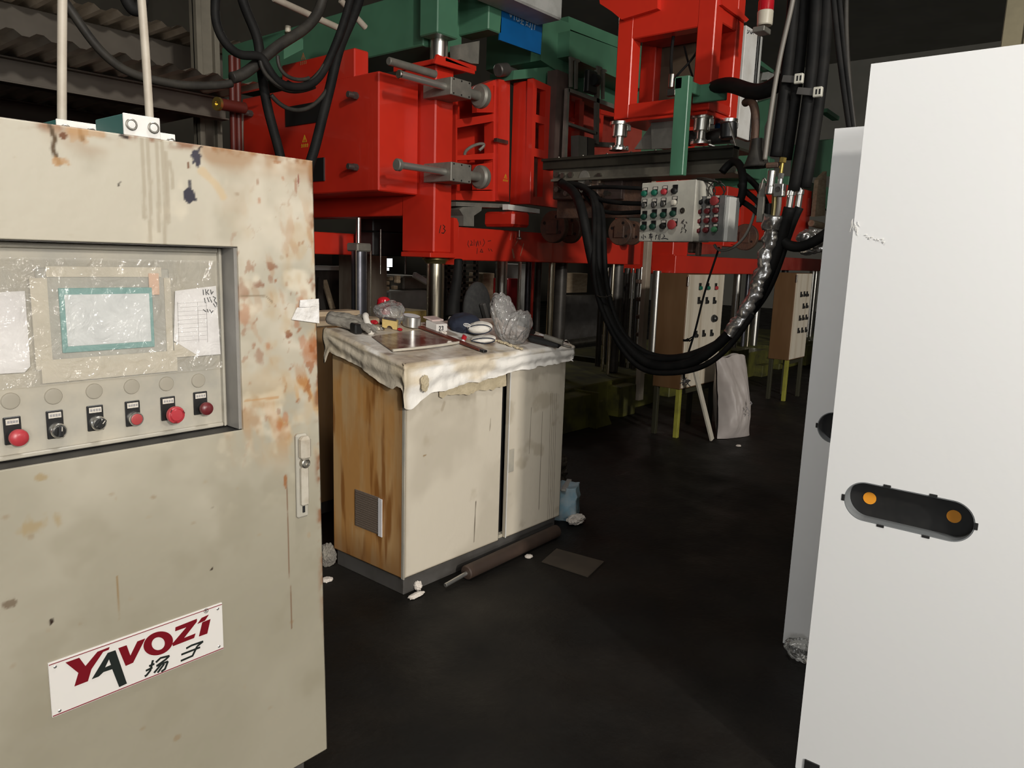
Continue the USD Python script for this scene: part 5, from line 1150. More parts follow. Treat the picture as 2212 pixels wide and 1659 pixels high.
mat('cabinet_side', (.115, .058, .022), (.16, .09, .042), .5, scale=3, stretch=(1, 1, .2)); mat('cabinet_streaked', (.62, .56, .46), (.40, .32, .22), .5, scale=5, lo=.45, hi=.75, stretch=(3, 3, .12), bump=.1)
R2 = [(1512, 619, 'green_button'), (1529, 619, 'green_button'), (1546, 619, 'red_button'), (1509, 649, 'black_plastic'), (1526, 649, 'black_plastic'), (1542, 649, 'black_plastic'), (1503, 722, 'black_plastic'), (1519, 720, 'black_plastic'), (1536, 719, 'black_plastic')]
BC = button_cabinet(1488, 592, 838, 1421, 1562, 2.9, 'brown cabinet with pale streaked button front on legs beneath the second press', R2, 942)
p = at(1542, 688, y=2.9); obj('smear', MB().poly(affinity.scale(Point(0, 0).buffer(.05), 1.2, .7), p + (0, -.001, 0), (1, 0, 0), (0, 0, 1), .002, (0, 1, 0)), 'grey_dark', BC); obj('rotary_switch', MB().lathe([(0, .03), (.02, .028), (.03, .02)], p, (0, -1, 0), 18), 'black_plastic', BC)
R3 = [(1730, 636, 'black_plastic'), (1737, 635, 'black_plastic'), (1743, 635, 'black_plastic'), (1735, 661, 'black_plastic'), (1742, 660, 'black_plastic'), (1727, 687, 'black_plastic'), (1734, 686, 'black_plastic'), (1741, 685, 'black_plastic'), (1724, 714, 'black_plastic'), (1732, 713, 'black_plastic'), (1740, 712, 'black_plastic')]
button_cabinet(1722, 590, 775, 1670, 1750, 2.9, 'farther brown cabinet with pale button front beneath the third press, beside the narrow enclosure', R3, 850)
# long flat bar leaning between them
fa, fb_ = at(1408, 385, y=3.72), at(1384, 800, y=3.72)
solo('flat_bar', MB().bar(fb_, fa, .085, .05, .003, (0, -1, 0)), 'flat_pale', 'long pale flat bar standing upright left of the brown button cabinet', 'bar') if 'flat_pale' in MAT else solo('flat_bar', MB().bar(fb_ - (0, 0, .3), fa, .085, .05, .003, (0, -1, 0)), mat('flat_pale', (.42, .36, .28), (.26, .19, .14), .6, scale=4, stretch=(1, 1, .3)), 'long pale flat bar standing upright left of the brown button cabinet', 'bar')

# ------------------------------------------------------------------ white sack and plank leaning by the button cabinet
def sack():
    p0, p1 = at(1548, 948, z=0), at(1618, 940, z=0)
    c = (p0 + p1) / 2; u = p1 - p0; wd = np.linalg.norm(u); u /= wd; n = np.array([u[1], -u[0], 0]); n = n if n @ (EYE - c) > 0 else -n
    h = at(1575, 770, x=c[0])[2]
    nu_, nv = 40, 60; A, B_ = np.meshgrid(np.linspace(-1, 1, nu_), np.linspace(0, 1, nv), indexing='ij'); Vs = []
    for s in (1, -1):
        bul = (1 - A ** 4) * (np.sin(np.pi * np.clip(B_ * .93 + .04, 0, 1)) ** .7) * (.10 + .05 * (1 - B_))
        fold = .05 * (meshkit.fbm(np.stack([A * 1.6, B_ * 2.4, A * 0 + s], -1), 4, 70) - .5) + .03 * np.abs(meshkit.fbm(np.stack([A * 3.5 + B_ * 2, B_ * 2.0, A * 0 + s + 5], -1), 3, 71) - .5)
        half = wd / 2 * (1 - .10 * np.sin(np.pi * B_) + .0 * A) * (1 - .08 * B_)
        back = .14 * B_
        off = s * (bul + (fold if s > 0 else fold * .4) * np.minimum(1, 6 * B_) + .006)
        X = c + u * (A * half + .02 * B_)[..., None] + n * (off - back)[..., None] + np.array([0, 0, 1.]) * (B_ * h * (1 - .02 * A + .03 * np.sin(3 * A)))[..., None]
        Vs.append(X)
    idx = np.arange(nu_ * nv).reshape(nu_, nv); q = np.stack([idx[:-1, :-1], idx[1:, :-1], idx[1:, 1:], idx[:-1, 1:]], -1).reshape(-1, 4)
    F = np.vstack([q[:, [0, 1, 2]], q[:, [0, 2, 3]]])
    V = np.vstack([Vs[0].reshape(-1, 3), Vs[1].reshape(-1, 3)]); F = np.vstack([F, F[:, ::-1] + nu_ * nv])
    e = np.r_[idx[0], idx[-1], idx[:, 0], idx[:, -1]]
    m = trimesh.Trimesh(V, F, process=False); V[:, 2] = np.maximum(V[:, 2], .003); m.vertices = V
    return m, c, u, n, h
sm_, sc, su, sn, sh_ = sack()
SK = thing('plastic_sack', 'whitish plastic sack with faint grey print standing on the floor by the button cabinet', 'sack', sc)
obj('bag', sm_, 'sack_plastic', SK, smooth=True)
b = MB()
for pts in [[(1580, 866), (1584, 870)], [(1581, 862), (1586, 868)], [(1572, 874), (1576, 878), (1573, 880)], [(1578, 880), (1582, 884)], [(1576, 886), (1582, 889), (1579, 892)]]:
    b.add(sweep(np.array([sc + su * ((p[0] - 1580) * .0042 + .01) + sn * .150 + np.array([0, 0, (945 - p[1]) * .0042]) for p in pts]), .004, 5))
obj('print', b, 'ink_grey', SK)
pa, pb_ = at(1538, 950, z=0.015), at(1501, 800, x=5.62)
solo('wood_strip', MB().bar(pa, pb_, .05, .02, .002, (0, -1, 0)), 'tape_cream', 'pale thin strip of board leaning beside the plastic sack', 'board')

# ------------------------------------------------------------------ black hoses in a drooping loop
XH = 3.9
def hose(pts, r, m, label, x=XH, group='black hoses of the drooping loop', name='hydraulic_hose', parts=None, n=90):
    P3 = [at(p[0], p[1], x=(p[2] if len(p) > 2 else x)) for p in pts]
    return solo(name, sweep(spline(P3, n), r, 12), m, label, 'hose', group, smooth=True)
hose([(1212, 395, 4.25), (1236, 412, 4.1), (1258, 460), (1272, 530), (1288, 600), (1312, 680), (1352, 745), (1400, 785), (1450, 792), (1510, 775), (1568, 728), (1618, 672), (1660, 590), (1690, 505), (1706, 448)], .030, 'black_rubber', 'thickest black hose of the drooping loop, rising to the third upright pipe')
hose([(1228, 398, 4.25), (1290, 452, 4.05), (1292, 540, 3.95), (1302, 640, 3.93), (1335, 725, 3.93), (1395, 772, 3.93), (1455, 775, 3.93), (1500, 768, 3.93), (1550, 742, 3.93), (1600, 700, 3.93), (1652, 636, 3.93), (1688, 550, 3.93), (1727, 448, 3.93)], .022, 'black_rubber', 'black hose on the inner side of the drooping loop, rising to the rightmost upright pipe')
hose([(1270, 412, 4.25), (1302, 470, 4.05), (1306, 560, 3.97), (1316, 640, 3.97), (1350, 725, 3.95), (1405, 765, 3.95), (1470, 770, 3.95), (1540, 745, 3.95), (1590, 715, 3.95)], .017, 'black_rubber', 'thin black hose uppermost at the bottom of the drooping loop')
hose([(1245, 400, 4.25), (1284, 470, 4.0), (1284, 600, 3.86), (1318, 710, 3.86), (1380, 792, 3.86), (1440, 806, 3.86), (1520, 790, 3.86), (1580, 742, 3.86), (1625, 680, 3.86)], .016, 'black_rubber', 'thin black hose lowest at the bottom of the drooping loop')
b = MB()
tp = at(1318, 640, x=XH); 
solo('cable_tie', MB().tube([at(1290, 638, x=3.84), at(1306, 642, x=3.83), at(1322, 636, x=3.84)], .005, 6, 16), 'hose_grey', 'thin grey tie round the drooping black hoses', 'tie')
for k, (pts, r) in enumerate([([(1255, 408, 4.2), (1300, 404, 4.1), (1345, 405, 4.05), (1390, 407, 4.05)], .012), ([(1262, 415, 4.2), (1300, 432, 4.1), (1340, 438, 4.05), (1392, 440, 4.05)], .014), ([(1262, 418, 4.2), (1300, 455, 4.1), (1345, 460, 4.05), (1392, 458, 4.05)], .013)]):
    hose(pts, r, 'black_rubber', 'short black hose running level from the manifold behind the control box, ' + ('uppermost of three', 'middle of three', 'lowest of three')[k], group='level hoses to the control box')
for k, (pts, r) in enumerate([([(1560, 372, 4.1), (1590, 350, 4.1), (1605, 395, 4.0), (1600, 430, 4.0), (1580, 450, 4.05)], .022), ([(1600, 372, 4.1), (1640, 410, 4.0), (1655, 440, 3.95), (1668, 480, 3.93)], .016), ([(1598, 400, 4.1), (1630, 430, 4.0), (1652, 455, 3.95), (1664, 490, 3.92)], .015), ([(1592, 430, 4.1), (1625, 450, 4.0), (1650, 476, 3.95), (1660, 500, 3.92)], .015)]):
    hose(pts, r, 'black_rubber', ('thick black hose looping over the second control box', 'uppermost thin black hose between the second control box and the foil wrapping', 'middle thin black hose between the second control box and the foil wrapping', 'lowest thin black hose between the second control box and the foil wrapping')[k], group='hoses bunched right of the control boxes')
hose([(1553, 535, 4.05), (1540, 575, 4.0), (1520, 640, 4.0), (1500, 720, 4.0), (1482, 780, 4.0), (1478, 820, 4.0)], .006, 'black_rubber', 'thin black cord hanging from the second control box in front of the button cabinet', group=None, name='cord')
b = MB()
for k in range(7): o = at(1488 + rng.uniform(-6, 6), 735 + rng.uniform(-4, 4), x=4.0); b.tube([o, o + (0, rng.uniform(-.05, .05), rng.uniform(-.02, .03))], .004, 5)
solo('knot_of_tape', b, 'black_rubber', 'frayed black knot on the thin hanging cord', 'knot')
b = MB()
for k in range(14): o = at(1480 + rng.uniform(-4, 6), 822 + rng.uniform(-10, 8), x=4.0); b.tube([o, o + rng.uniform(-.02, .02, 3), o + (0, rng.uniform(-.05, .05), rng.uniform(-.05, .03))], .003, 5, 8)
solo('clear_tape_scrap', b, 'foil', 'shiny scrap of clear tape at the lower end of the hanging cord', 'tape')
hose([(1543, 528, 4.0), (1560, 541, 4.0), (1590, 530, 4.0), (1615, 500, 4.0), (1632, 450, 4.0), (1642, 408, 4.0), (1648, 395, 4.0)], .008, 'cable_grey', 'thin grey cable curving from below the second control box up to the fittings', group=None, name='grey_cable')
# foil-wrapped hose
def foilwrap(pts, r, label, seed):
    P3 = spline([at(*p[:2], x=p[2] if len(p) > 2 else XH - .01) for p in pts], 80)
    m = sweep(P3, r, 24); v = m.vertices; n = m.vertex_normals
    d = .012 * (np.abs(meshkit.noise(v * 30 + seed, seed) - .5) * 2 - .5) + .022 * (np.abs(meshkit.noise(v * np.array([16, 16, 11]) + seed * 2, seed + 1) - .5) * 2 - .4)
    m.vertices = v + n * d[:, None]
    return m
f1 = foilwrap([(1668, 478), (1660, 540), (1644, 600), (1622, 655), (1600, 695), (1578, 724)], .044, '', 3)
FO = thing('foil_wrapped_hose', 'hose bundle wrapped in crumpled silver foil, slanting down to the left', 'hose', at(1630, 610, x=XH))
obj('foil', f1, 'foil', FO, smooth=28); obj('collar', foilwrap([(1674, 465), (1668, 500)], .05, '', 8), 'foil', FO, smooth=40)
obj('inner_hose', MB().tube([at(1676, 420, x=XH), at(1672, 470, x=XH), at(1664, 510, x=XH)], .02, 12), 'gold_dull', FO)
obj('inner_hose', MB().tube([at(1662, 440, x=XH), at(1660, 480, x=XH), at(1652, 560, x=XH)], .018, 12), 'black_rubber', FO)
f2 = bagmesh(at(1754, 522, x=XH + .1), .085, 22, (.6, 1., .85), None, .5)
solo('foil_wrap', f2, 'foil', 'crumpled lump of silver foil wrapped on a hose beside the narrow enclosure', 'foil')
hose([(1692, 520), (1715, 533), (1745, 528), (1790, 500)], .026, 'black_rubber', 'black hose running right into the foil lump by the narrow enclosure', group=None)
# four upright black lagged pipes with clips
for k, (pts, r, lab) in enumerate([([(1716, -30), (1706, 100), (1676, 338)], .030, 'leftmost of the four thick black upright pipes'), ([(1737, -30), (1729, 100), (1697, 345)], .031, 'second from left of the four thick black upright pipes'), ([(1763, -30), (1753, 150), (1714, 412)], .029, 'third from left of the four thick black upright pipes'), ([(1786, -30), (1776, 150), (1738, 405)], .031, 'rightmost of the four thick black upright pipes')]):
    P3 = [at(*p, x=XH + .05 * (k % 2)) for p in pts]
    t = thing('lagged_pipe', lab + ' beside the enclosures', 'pipe', P3[-1]); obj('lagging', sweep(spline(P3, 30), r, 16), 'black_rubber', t, smooth=True)
    if k > 1:
        q = at([0, 0, 1709, 1728][k], [0, 0, 420, 418][k], x=XH + .05 * (k % 2)); q2 = q + (0, .005, -.14)
        obj('end_fitting', MB().lathe([(0, .016), (.03, .016), (.032, .022), (.055, .022), (.057, .017), (.12, .017), (.122, .021), (.15, .021)], q + (0, 0, .05), (q2 - q), 14), 'aluminium', t)
for (p0, p1, q0, lab) in [((1690, 170), (1722, 172), (1726, 170), 'grey clip round the two left upright black pipes'), ((1722, 196), (1765, 200), (1767, 199), 'grey clip round the two right upright black pipes')]:
    a, c = at(*p0, x=XH - .045), at(*p1, x=XH - .045); t = thing('pipe_clip', lab, 'clip', (a + c) / 2)
    obj('strap', MB().bar(a, c, .01, .034, .002), 'grey_dark', t)
    e = at(*q0, x=XH - .05); h = obj('tab', MB().box(e + (-.012, -.022, -.024), e + (.012, .022, .024), .004), 'panel_light', t)
    for dz in (-.008, .008): obj('slot', MB().box(e + (-.0135, -.008 - dz, -.012), e + (-.0115, .000 - dz, .012), .0005), 'slot_black', h)
# thin cables behind the enclosure
for k, (pts, r, m) in enumerate([([(1800, -20), (1812, 100), (1838, 290)], .014, 'black_rubber'), ([(1812, -20), (1826, 120), (1846, 290)], .012, 'black_rubber'), ([(1829, -20), (1830, 110), (1848, 290)], .010, 'hose_grey')]):
    hose(pts, r, m, ('leftmost thin dark cable dropping behind the narrow enclosure', 'middle dark cable dropping behind the narrow enclosure')[k] if k < 2 else 'lighter grey cable dropping behind the narrow enclosure', x=3.4, group='cables dropping behind the enclosure' if k < 2 else None, name='cable')
hose([(1716, -20), (1704, 40), (1688, 110), (1670, 210), (1652, 345)], .012, 'cable_grey', 'pale grey cable slanting down in front of the black upright pipes', x=3.85, group=None, name='grey_cable')
hose([(1540, 192, 4.3), (1600, 190, 4.1), (1640, 198, 4.0), (1690, 172, 3.95)], .042, 'black_rubber', 'thick dark hose running level from the lifting cage to the upright pipes', group=None)
hose([(1610, 222, 4.1), (1628, 228, 4.0), (1632, 270, 3.95), (1626, 330, 3.95)], .022, 'rusty_iron', 'brown hose bending down into the grey bell-shaped cover', group=None)
q = at(1634, 330, x=XH)
solo('bell_cover', MB().lathe([(0, .03), (.05, .035), (.11, .055), (.14, .068), (.145, .064), (.13, .055), (.10, .045)], q + (0, 0, .07), (0, -.05, -1), 28), 'hose_grey', 'grey bell-shaped cover hanging near the foil-wrapped hose', 'cover')
# fittings
VF = thing('valve_fitting', 'brass and steel valve fittings above the foil-wrapped hose', 'valve', at(1678, 390, x=XH - .02))
def vf(name, mesh, m): return obj(name, mesh, m, VF)
F_ = lambda px, py: at(px, py, x=XH - .03)
vf('brass_tee', MB().cyl(F_(1692, 340), F_(1690, 352), .018, 6).cyl(F_(1690, 350), F_(1687, 376), .010, 12).cyl(F_(1684, 360), F_(1690, 362), .009, 6), 'brass')
vf('union', MB().cyl(F_(1688, 374), F_(1686, 386), .015, 6).cyl(F_(1686, 386), F_(1685, 400), .013, 14), 'aluminium')
a = F_(1684, 411); vf('valve_block', MB().box(a + (-.02, -.024, -.032), a + (.03, .024, .032), .003), 'aluminium')
vf('port', MB().lathe([(0, .014), (.004, .014), (.004, .009), (.002, .008)], a + (-.02, 0, .004), (-1, 0, 0), 20), 'steel_dark')
vf('filter_body', MB().cyl(F_(1668, 368), F_(1664, 404), .020, 18).cyl(F_(1664, 402), F_(1662, 420), .024, 18), 'aluminium')
vf('elbow', MB().cyl(F_(1656, 358), F_(1682, 356), .015, 8), 'rusty_iron')
vf('hose_tail', MB().tube([F_(1684, 424), F_(1682, 450), F_(1676, 480)], .012, 10), 'cable_grey')
vf('thin_bracket', MB().box(F_(1640, 395), F_(1646, 480) + (.02, 0, 0), .002), 'gunmetal')
vf('wire_clip', MB().tube([F_(1640, 412), F_(1646, 398), F_(1650, 386), F_(1655, 392)], .005, 6, 16), 'steel')
# alarm lamp and white upright panel beside the cage
q = at(1652, 42, x=4.45)
AL = thing('alarm_lamp', 'red-topped cream warning lamp at top right of the lifting cage', 'lamp', q)
ax = np.array([.0, .03, 1.0]); zc = at(1652, 52, x=4.45)
obj('lamp_base', MB().lathe([(0, .040), (.006, .044), (.075, .046), (.08, .044)], zc + (0, 0, -.01), ax, 28), 'cream_plastic', AL); obj('lens', MB().lathe([(0, .044), (.05, .045), (.075, .040), (.085, .025), (.088, .008)], zc + (0, 0, .07), ax, 28), 'red_lamp', AL)
obj('bracket', MB().box(zc + (-.05, -.02, -.05), zc + (.05, .05, -.02), .003), 'gunmetal', AL)
wa, wb = at(1614, 70, y=2.2), at(1636, 170, y=2.2)
WP = cg('upright_panel', MB().box((at(1607, 120, y=2.2)[0], 2.2, at(1607, 300, y=2.2)[2]), (at(1633, 120, y=2.2)[0], 2.24, wa[2] + .04), .003), 'white_plain', label='narrow white upright panel with black edge')
obj('black_edge', MB().box((at(1633, 120, y=2.2)[0], 2.19, at(1607, 300, y=2.2)[2]), (at(1637, 120, y=2.2)[0], 2.24, wa[2] + .03), .002), 'black_plastic', WP)
obj('edge_strip', MB().box((at(1637, 120, y=2.2)[0], 2.185, at(1607, 300, y=2.2)[2]), (at(1640, 120, y=2.2)[0], 2.24, wa[2] + .02), .002), 'grey_light', WP)
g = MB()
for st in [[(1615, 65), (1617, 70), (1614, 72)], [(1619, 66), (1622, 73)], [(1624, 67), (1623, 73), (1627, 68), (1627, 74)]]: g.poly(LineString([tuple(at(*p, y=2.2)[[0, 2]]) for p in st]).buffer(.003), (0, 2.199, 0), (1, 0, 0), (0, 0, 1), .002, (0, 1, 0))
obj('lettering', g, 'ink', WP)
# ------------------------------------------------------------------ things lying on the work table
ZC = ZT + .003
def tp_(px, py, z=ZC):
    """Point of the sloping desk top at a pixel, in the coordinates before the slope is applied."""
    d = at(px, py, x=10.) - EYE; t = (z - EYE[2] - SLOPE[0] * SLOPE[1]) / (d[2] - SLOPE[0] * d[1]); p = EYE + d * t
    return np.array([p[0], p[1], z])
SLOPE[:] = [KS, TY - .03]
def capsule_hull(pts):
    """Tapering limb: hulls of spheres along pts = [(p, r), ...], fused."""
    from manifold3d import Manifold
    parts = []
    for (a, ra), (b, rb) in zip(pts[:-1], pts[1:]):
        parts.append(Manifold.batch_hull([Manifold.sphere(ra, 16).translate(list(map(float, a))), Manifold.sphere(rb, 16).translate(list(map(float, b)))]))
    return parts
def fused(parts, edge=.006, smooth=6):
    from manifold3d import Manifold, OpType
    m = Manifold.batch_boolean(parts, OpType.Add).refine_to_length(edge).to_mesh()
    t = trimesh.Trimesh(m.vert_properties[:, :3], m.tri_verts, process=True); trimesh.smoothing.filter_taubin(t, iterations=smooth); return t
def rumple(m, amp, f, seed):
    v = m.vertices; m.vertices = v + m.vertex_normals * (amp * (meshkit.fbm(v * f, 4, seed) - .5) * 2)[:, None]; return m
def glove_mesh(o, ang, L=.20, z=ZC):
    R = np.array([[math.cos(ang), -math.sin(ang), 0], [math.sin(ang), math.cos(ang), 0], [0, 0, 1.]])
    P = lambda x, y, zz: o + R @ np.array([x, y, 0]) * (L / .2) + np.array([0, 0, zz])
    parts = capsule_hull([(P(-.10, 0, .030), .030), (P(-.03, 0, .032), .034), (P(.03, 0, .028), .032)]) + capsule_hull([(P(-.09, .035, .028), .025), (P(.03, .038, .026), .024)]) + capsule_hull([(P(-.09, -.035, .028), .025), (P(.03, -.036, .026), .024)])
    for k, (y, l) in enumerate([(-.045, .07), (-.016, .085), (.014, .08), (.042, .065)]):
        parts += capsule_hull([(P(.03, y, .026), .014), (P(.03 + l * .6, y * 1.15, .040 - .006 * k), .0125), (P(.03 + l, y * 1.2, .020), .0105)])
    parts += capsule_hull([(P(-.03, .055, .026), .015), (P(.01, .085, .036), .0135), (P(.04, .09, .022), .011)])
    return rumple(rumple(fused(parts), .014, 15, 5), .006, 40, 6)
g0 = tp_(770, 708)
solo('work_glove', glove_mesh(g0 + (-.03, -.01, 0), math.radians(-60)), 'glove_grey', 'dirty grey work glove at the left end of the table top', 'glove', smooth=True)
c = tp_(770, 720); solo('socket_plug', cbox(c + (-.02, -.02, .0), c + (.022, .025, .045), .006), 'black_plastic', 'small black plug lying in front of the grey glove', 'plug')
c = tp_(793, 716); R_ = spline([c + (-.01, -.04, .012), c + (.0, -.01, .030), c + (.012, .025, .058), c + (.03, .045, .062)], 30)
solo('finger_sleeve', rumple(sweep(R_, np.linspace(.018, .014, 30), 14), .002, 40, 6), 'glove_white', 'curled off-white glove finger beside the dirty grey glove', 'glove', smooth=True)
# clear bundle and the red-topped lamp behind it
c = tp_(843, 676, ZC + .05)
solo('plastic_bundle', bagmesh(c + (0, 0, .005), .072, 31, (1.15, .95, .80), ZC), 'clear_bag', 'small crumpled ball of clear plastic at the back left of the table', 'plastic bag', smooth=True)
SLOPE[:] = [0., 0.]
c = at(829, 690, y=TY1 + .12)
rb = np.array([c[0], min(c[1], TY1 + .0) if False else c[1], 0])
LA = thing('beacon_lamp', 'small red beacon lamp behind the clear plastic ball', 'lamp', (c[0], c[1], 0))
zt_ = at(829, 641, y=c[1])[2]
obj('lens', MB().lathe([(0, .034), (.05, .036), (.075, .032), (.085, .02), (.088, .006)], (c[0], c[1], zt_ - .088), (0, 0, 1), 24), 'red_lamp', LA)
obj('stem', MB().cyl((c[0], c[1], 0), (c[0], c[1], zt_ - .088), .022, 16), 'black_plastic', LA)
SLOPE[:] = [KS, TY - .03]
c = tp_(843, 708)
nb = sbox(-.036, 0, .036, .040).difference(Point(0, 0).buffer(.014))
YBk = thing('wooden_block', 'small yellow block with a round notch, in front of the clear plastic ball', 'block', c)
u_ = RT * [1, 1, 0]; u_ = u_ / np.linalg.norm(u_); n_h = np.array([u_[1], -u_[0], 0]); n_h = n_h if n_h @ (EYE - c) > 0 else -n_h
obj('block', MB().poly(nb, c + n_h * .02, u_, (0, 0, 1), .04, -n_h), 'yellow_block', YBk); obj('dark_plate', MB().bar(c - u_ * .03 + (0, 0, .043), c + u_ * .03 + (0, 0, .043), .035, .005, .001), 'steel_dark', YBk)
# tape roll
c = tp_(889, 704) ; r = .046
TR = thing('tape_roll', 'roll of silver tape with a white core lying flat', 'tape', c)
obj('tape', MB().lathe([(0, r - .002), (.002, r), (.050, r), (.052, r - .002)], c, (0, 0, 1), 48), 'aluminium', TR); obj('core', MB().lathe([(0, r - .012), (.0005, r - .008), (.0008, r - .003)], c + (0, 0, .0518), (0, 0, 1), 40), 'paper', TR)
for k, (px, py, s, m, lab) in enumerate([(808, 700, .018, 'red_plastic', 'small red plastic bit behind the white scraps left of the yellow block'), (864, 714, .012, 'red_plastic', 'small red plastic bit just left of the silver tape roll'), (800, 712, .022, 'tissue', 'torn white scrap right of the curled glove finger'), (815, 713, .014, 'cream_plastic', 'small cream ring-like scrap in front of the yellow block'), (925, 702, .016, 'tissue', 'white crumb behind the brown bar, right of the tape roll'), (971, 742, .012, 'tissue', 'white fleck in front of the brown bar near its middle'), (958, 722, .016, 'tissue', 'pinkish crumb beside the small white numbered box')]):
    solo('scrap', crumple(tp_(px, py) + (0, 0, s * .5), s, 80 + k, .6, (1.2, 1, .6), 3, 2.5, ZC), m, lab, 'scrap')
for px, py, lab in [(812, 712, 'small steel ring among the scraps in front of the yellow block')]:
    c = tp_(px + 12, py); solo('ring', trimesh.util.concatenate([sweep(np.array([c + (.014 * math.cos(a), .014 * math.sin(a), .006) for a in np.linspace(0, 2 * np.pi, 25)]), .0035, 8)]), 'steel', lab, 'ring')
# numbered box
c = tp_(949, 714)
NB = thing('number_box', 'small white box marked with red-brown digits 23', 'box', c)
ux = np.array([1., 0, 0]); obj('box', MB().box(c + (-.038, -.02, 0), c + (.038, .06, .038), .003), 'plate_white', NB); obj('pink_lid', MB().box(c + (-.02, .03, .038), c + (.06, .10, .046), .002), mat('pink_card', (.58, .45, .42), None, .6), NB)
def digits(strokes, o, u, v, nrm, w, m, parent, name='digit'):
    for st in strokes: obj(name, MB().poly(unary_union([LineString(s).buffer(w) for s in st]), o, u, v, .001, nrm), m, parent)
two = [[(0, .022), (.004, .026), (.010, .024), (.010, .018), (0, .006), (.012, .006)]]; thr = [[(0, .024), (.006, .026), (.011, .021), (.005, .017), (.011, .011), (.006, .006), (0, .008)]]
digits([two, [[(x + .018, z) for x, z in s] for s in thr]], c + (-.022, -.0205, .002), (1, 0, 0), (0, 0, 1), (0, -1, 0), .0018, 'ink', NB)
# brown bar
a, b_ = tp_(908, 706, ZC + .006), tp_(1040, 756, ZC + .006)
BB = thing('flat_steel_bar', 'flat red-brown bar with a black tip lying across the table', 'bar', (a + b_) / 2)
obj('bar', MB().bar(a, b_, .032, .010, .002), 'brown_bar', BB); d = (b_ - a) / np.linalg.norm(b_ - a); obj('tip', MB().bar(b_ - d * .004, b_ + d * .025, .028, .010, .002), 'black_plastic', BB)
# clear tray
tr = [tp_(*p) for p in [(803, 728), (906, 714), (992, 742), (848, 760)]]
CT = thing('plastic_tray', 'shallow clear tray with a reddish-brown stain, upturned front rim', 'tray', sum(tr) / 4)
pg = Polygon([tuple(p[:2]) for p in tr])
obj('tray', MB().poly(pg, (0, 0, ZC), (1, 0, 0), (0, 1, 0), .004, (0, 0, 1)), 'tray_plastic', CT)
rimpts = [tr[3] + (0, 0, .006), (tr[3] + tr[2]) / 2 + (-.01, -.02, .010), tr[2] + (0, 0, .006)]
obj('rim', MB().tube(rimpts, .006, 8, 30), 'tape_cream', CT)
# navy cap-like cloth and folded white gloves
c = tp_(1005, 712)
nv = trimesh.creation.icosphere(4, 1.0); v = nv.vertices * np.array([.105, .085, .055]); v = v @ trimesh.transformations.rotation_matrix(.3, [0, 0, 1])[:3, :3].T + c + (0, 0, .028); v[:, 2] = np.maximum(v[:, 2], ZC); nv.vertices = v
NC = thing('navy_cloth', 'folded navy blue cloth with a small white printed emblem', 'cloth', c)
obj('cloth', rumple(nv, .012, 16, 9), 'navy_cloth', NC, smooth=True)
e = tp_(1009, 702, ZC + .066)
g = MB()
ring = np.array([e + u_ * .017 * math.cos(a) + (np.array([0, 0, 1]) * .8 - n_h * -.4) * .011 * math.sin(a) + n_h * .004 for a in np.linspace(0, 2 * np.pi, 25)]); g.add(sweep(ring, .0018, 6))
for k in range(4): g.tube([e + u_ * (-.010 + .006 * k) + (0, 0, -.007) + n_h * .006, e + u_ * (-.008 + .006 * k) + (0, 0, .006) + n_h * .004], .0016, 5, 8)
for k in range(3): g.tube([e + u_ * (.012 + .006 * k) + (0, 0, -.018) + n_h * .014, e + u_ * (.014 + .006 * k) + (0, 0, -.006) + n_h * .010], .0016, 5, 8)
obj('emblem', g, 'white_plain', NC)
def cuff(px, py, w, h, lab, z0):
    c = tp_(px, py); m = trimesh.creation.icosphere(4, 1.0); v = m.vertices.copy(); r_ = np.abs(v[:, 0]) ; v = v * np.array([w, .05, h]); Rz = np.array([u_, -n_h, [0, 0, 1]]).T
    t = math.radians(-14); Ry = np.array([[math.cos(t), 0, -math.sin(t)], [0, 1, 0], [math.sin(t), 0, math.cos(t)]])
    v = (Ry.T @ v.T).T; v = (Rz @ v.T).T + c + (0, 0, z0); v[:, 2] = np.maximum(v[:, 2], ZC); m.vertices = v; m = rumple(m, .004, 30, int(px))
    t_ = thing('white_glove', lab, 'glove', c); obj('cuff', m, 'glove_white', t_, smooth=True)
    ed = [];
    for a in np.linspace(0, 2 * np.pi, 40): q = Ry.T @ np.array([w * 1.0 * math.cos(a), -.047 * 1.0, h * .80 * math.sin(a)]) * .93; ed.append(Rz @ q + c + (0, 0, max(z0, .004)))
    ed = np.array(ed); ed[:, 2] = np.maximum(ed[:, 2], ZC + .003); obj('dark_hem', sweep(ed, .0022, 6), 'navy_cloth', t_, smooth=True)
cuff(1036, 727, .066, .030, 'upper of two folded white gloves with dark hem beside the navy cloth', .046)
cuff(1044, 738, .064, .018, 'lower of two folded white gloves with dark hem beside the navy cloth', .014)
c = tp_(1001, 736); CP = thing('bottle_cap', 'tiny red and white cap beside the white gloves', 'cap', c); obj('cap', MB().lathe([(0, .012), (.018, .012), (.02, .010)], c + (0, 0, .008), (.2, -.3, 1), 16), 'red_plastic', CP); obj('white_end', MB().lathe([(0, .009), (.012, .009)], c + n_h * .016 + (0, 0, .002), n_h, 14), 'paper', CP)
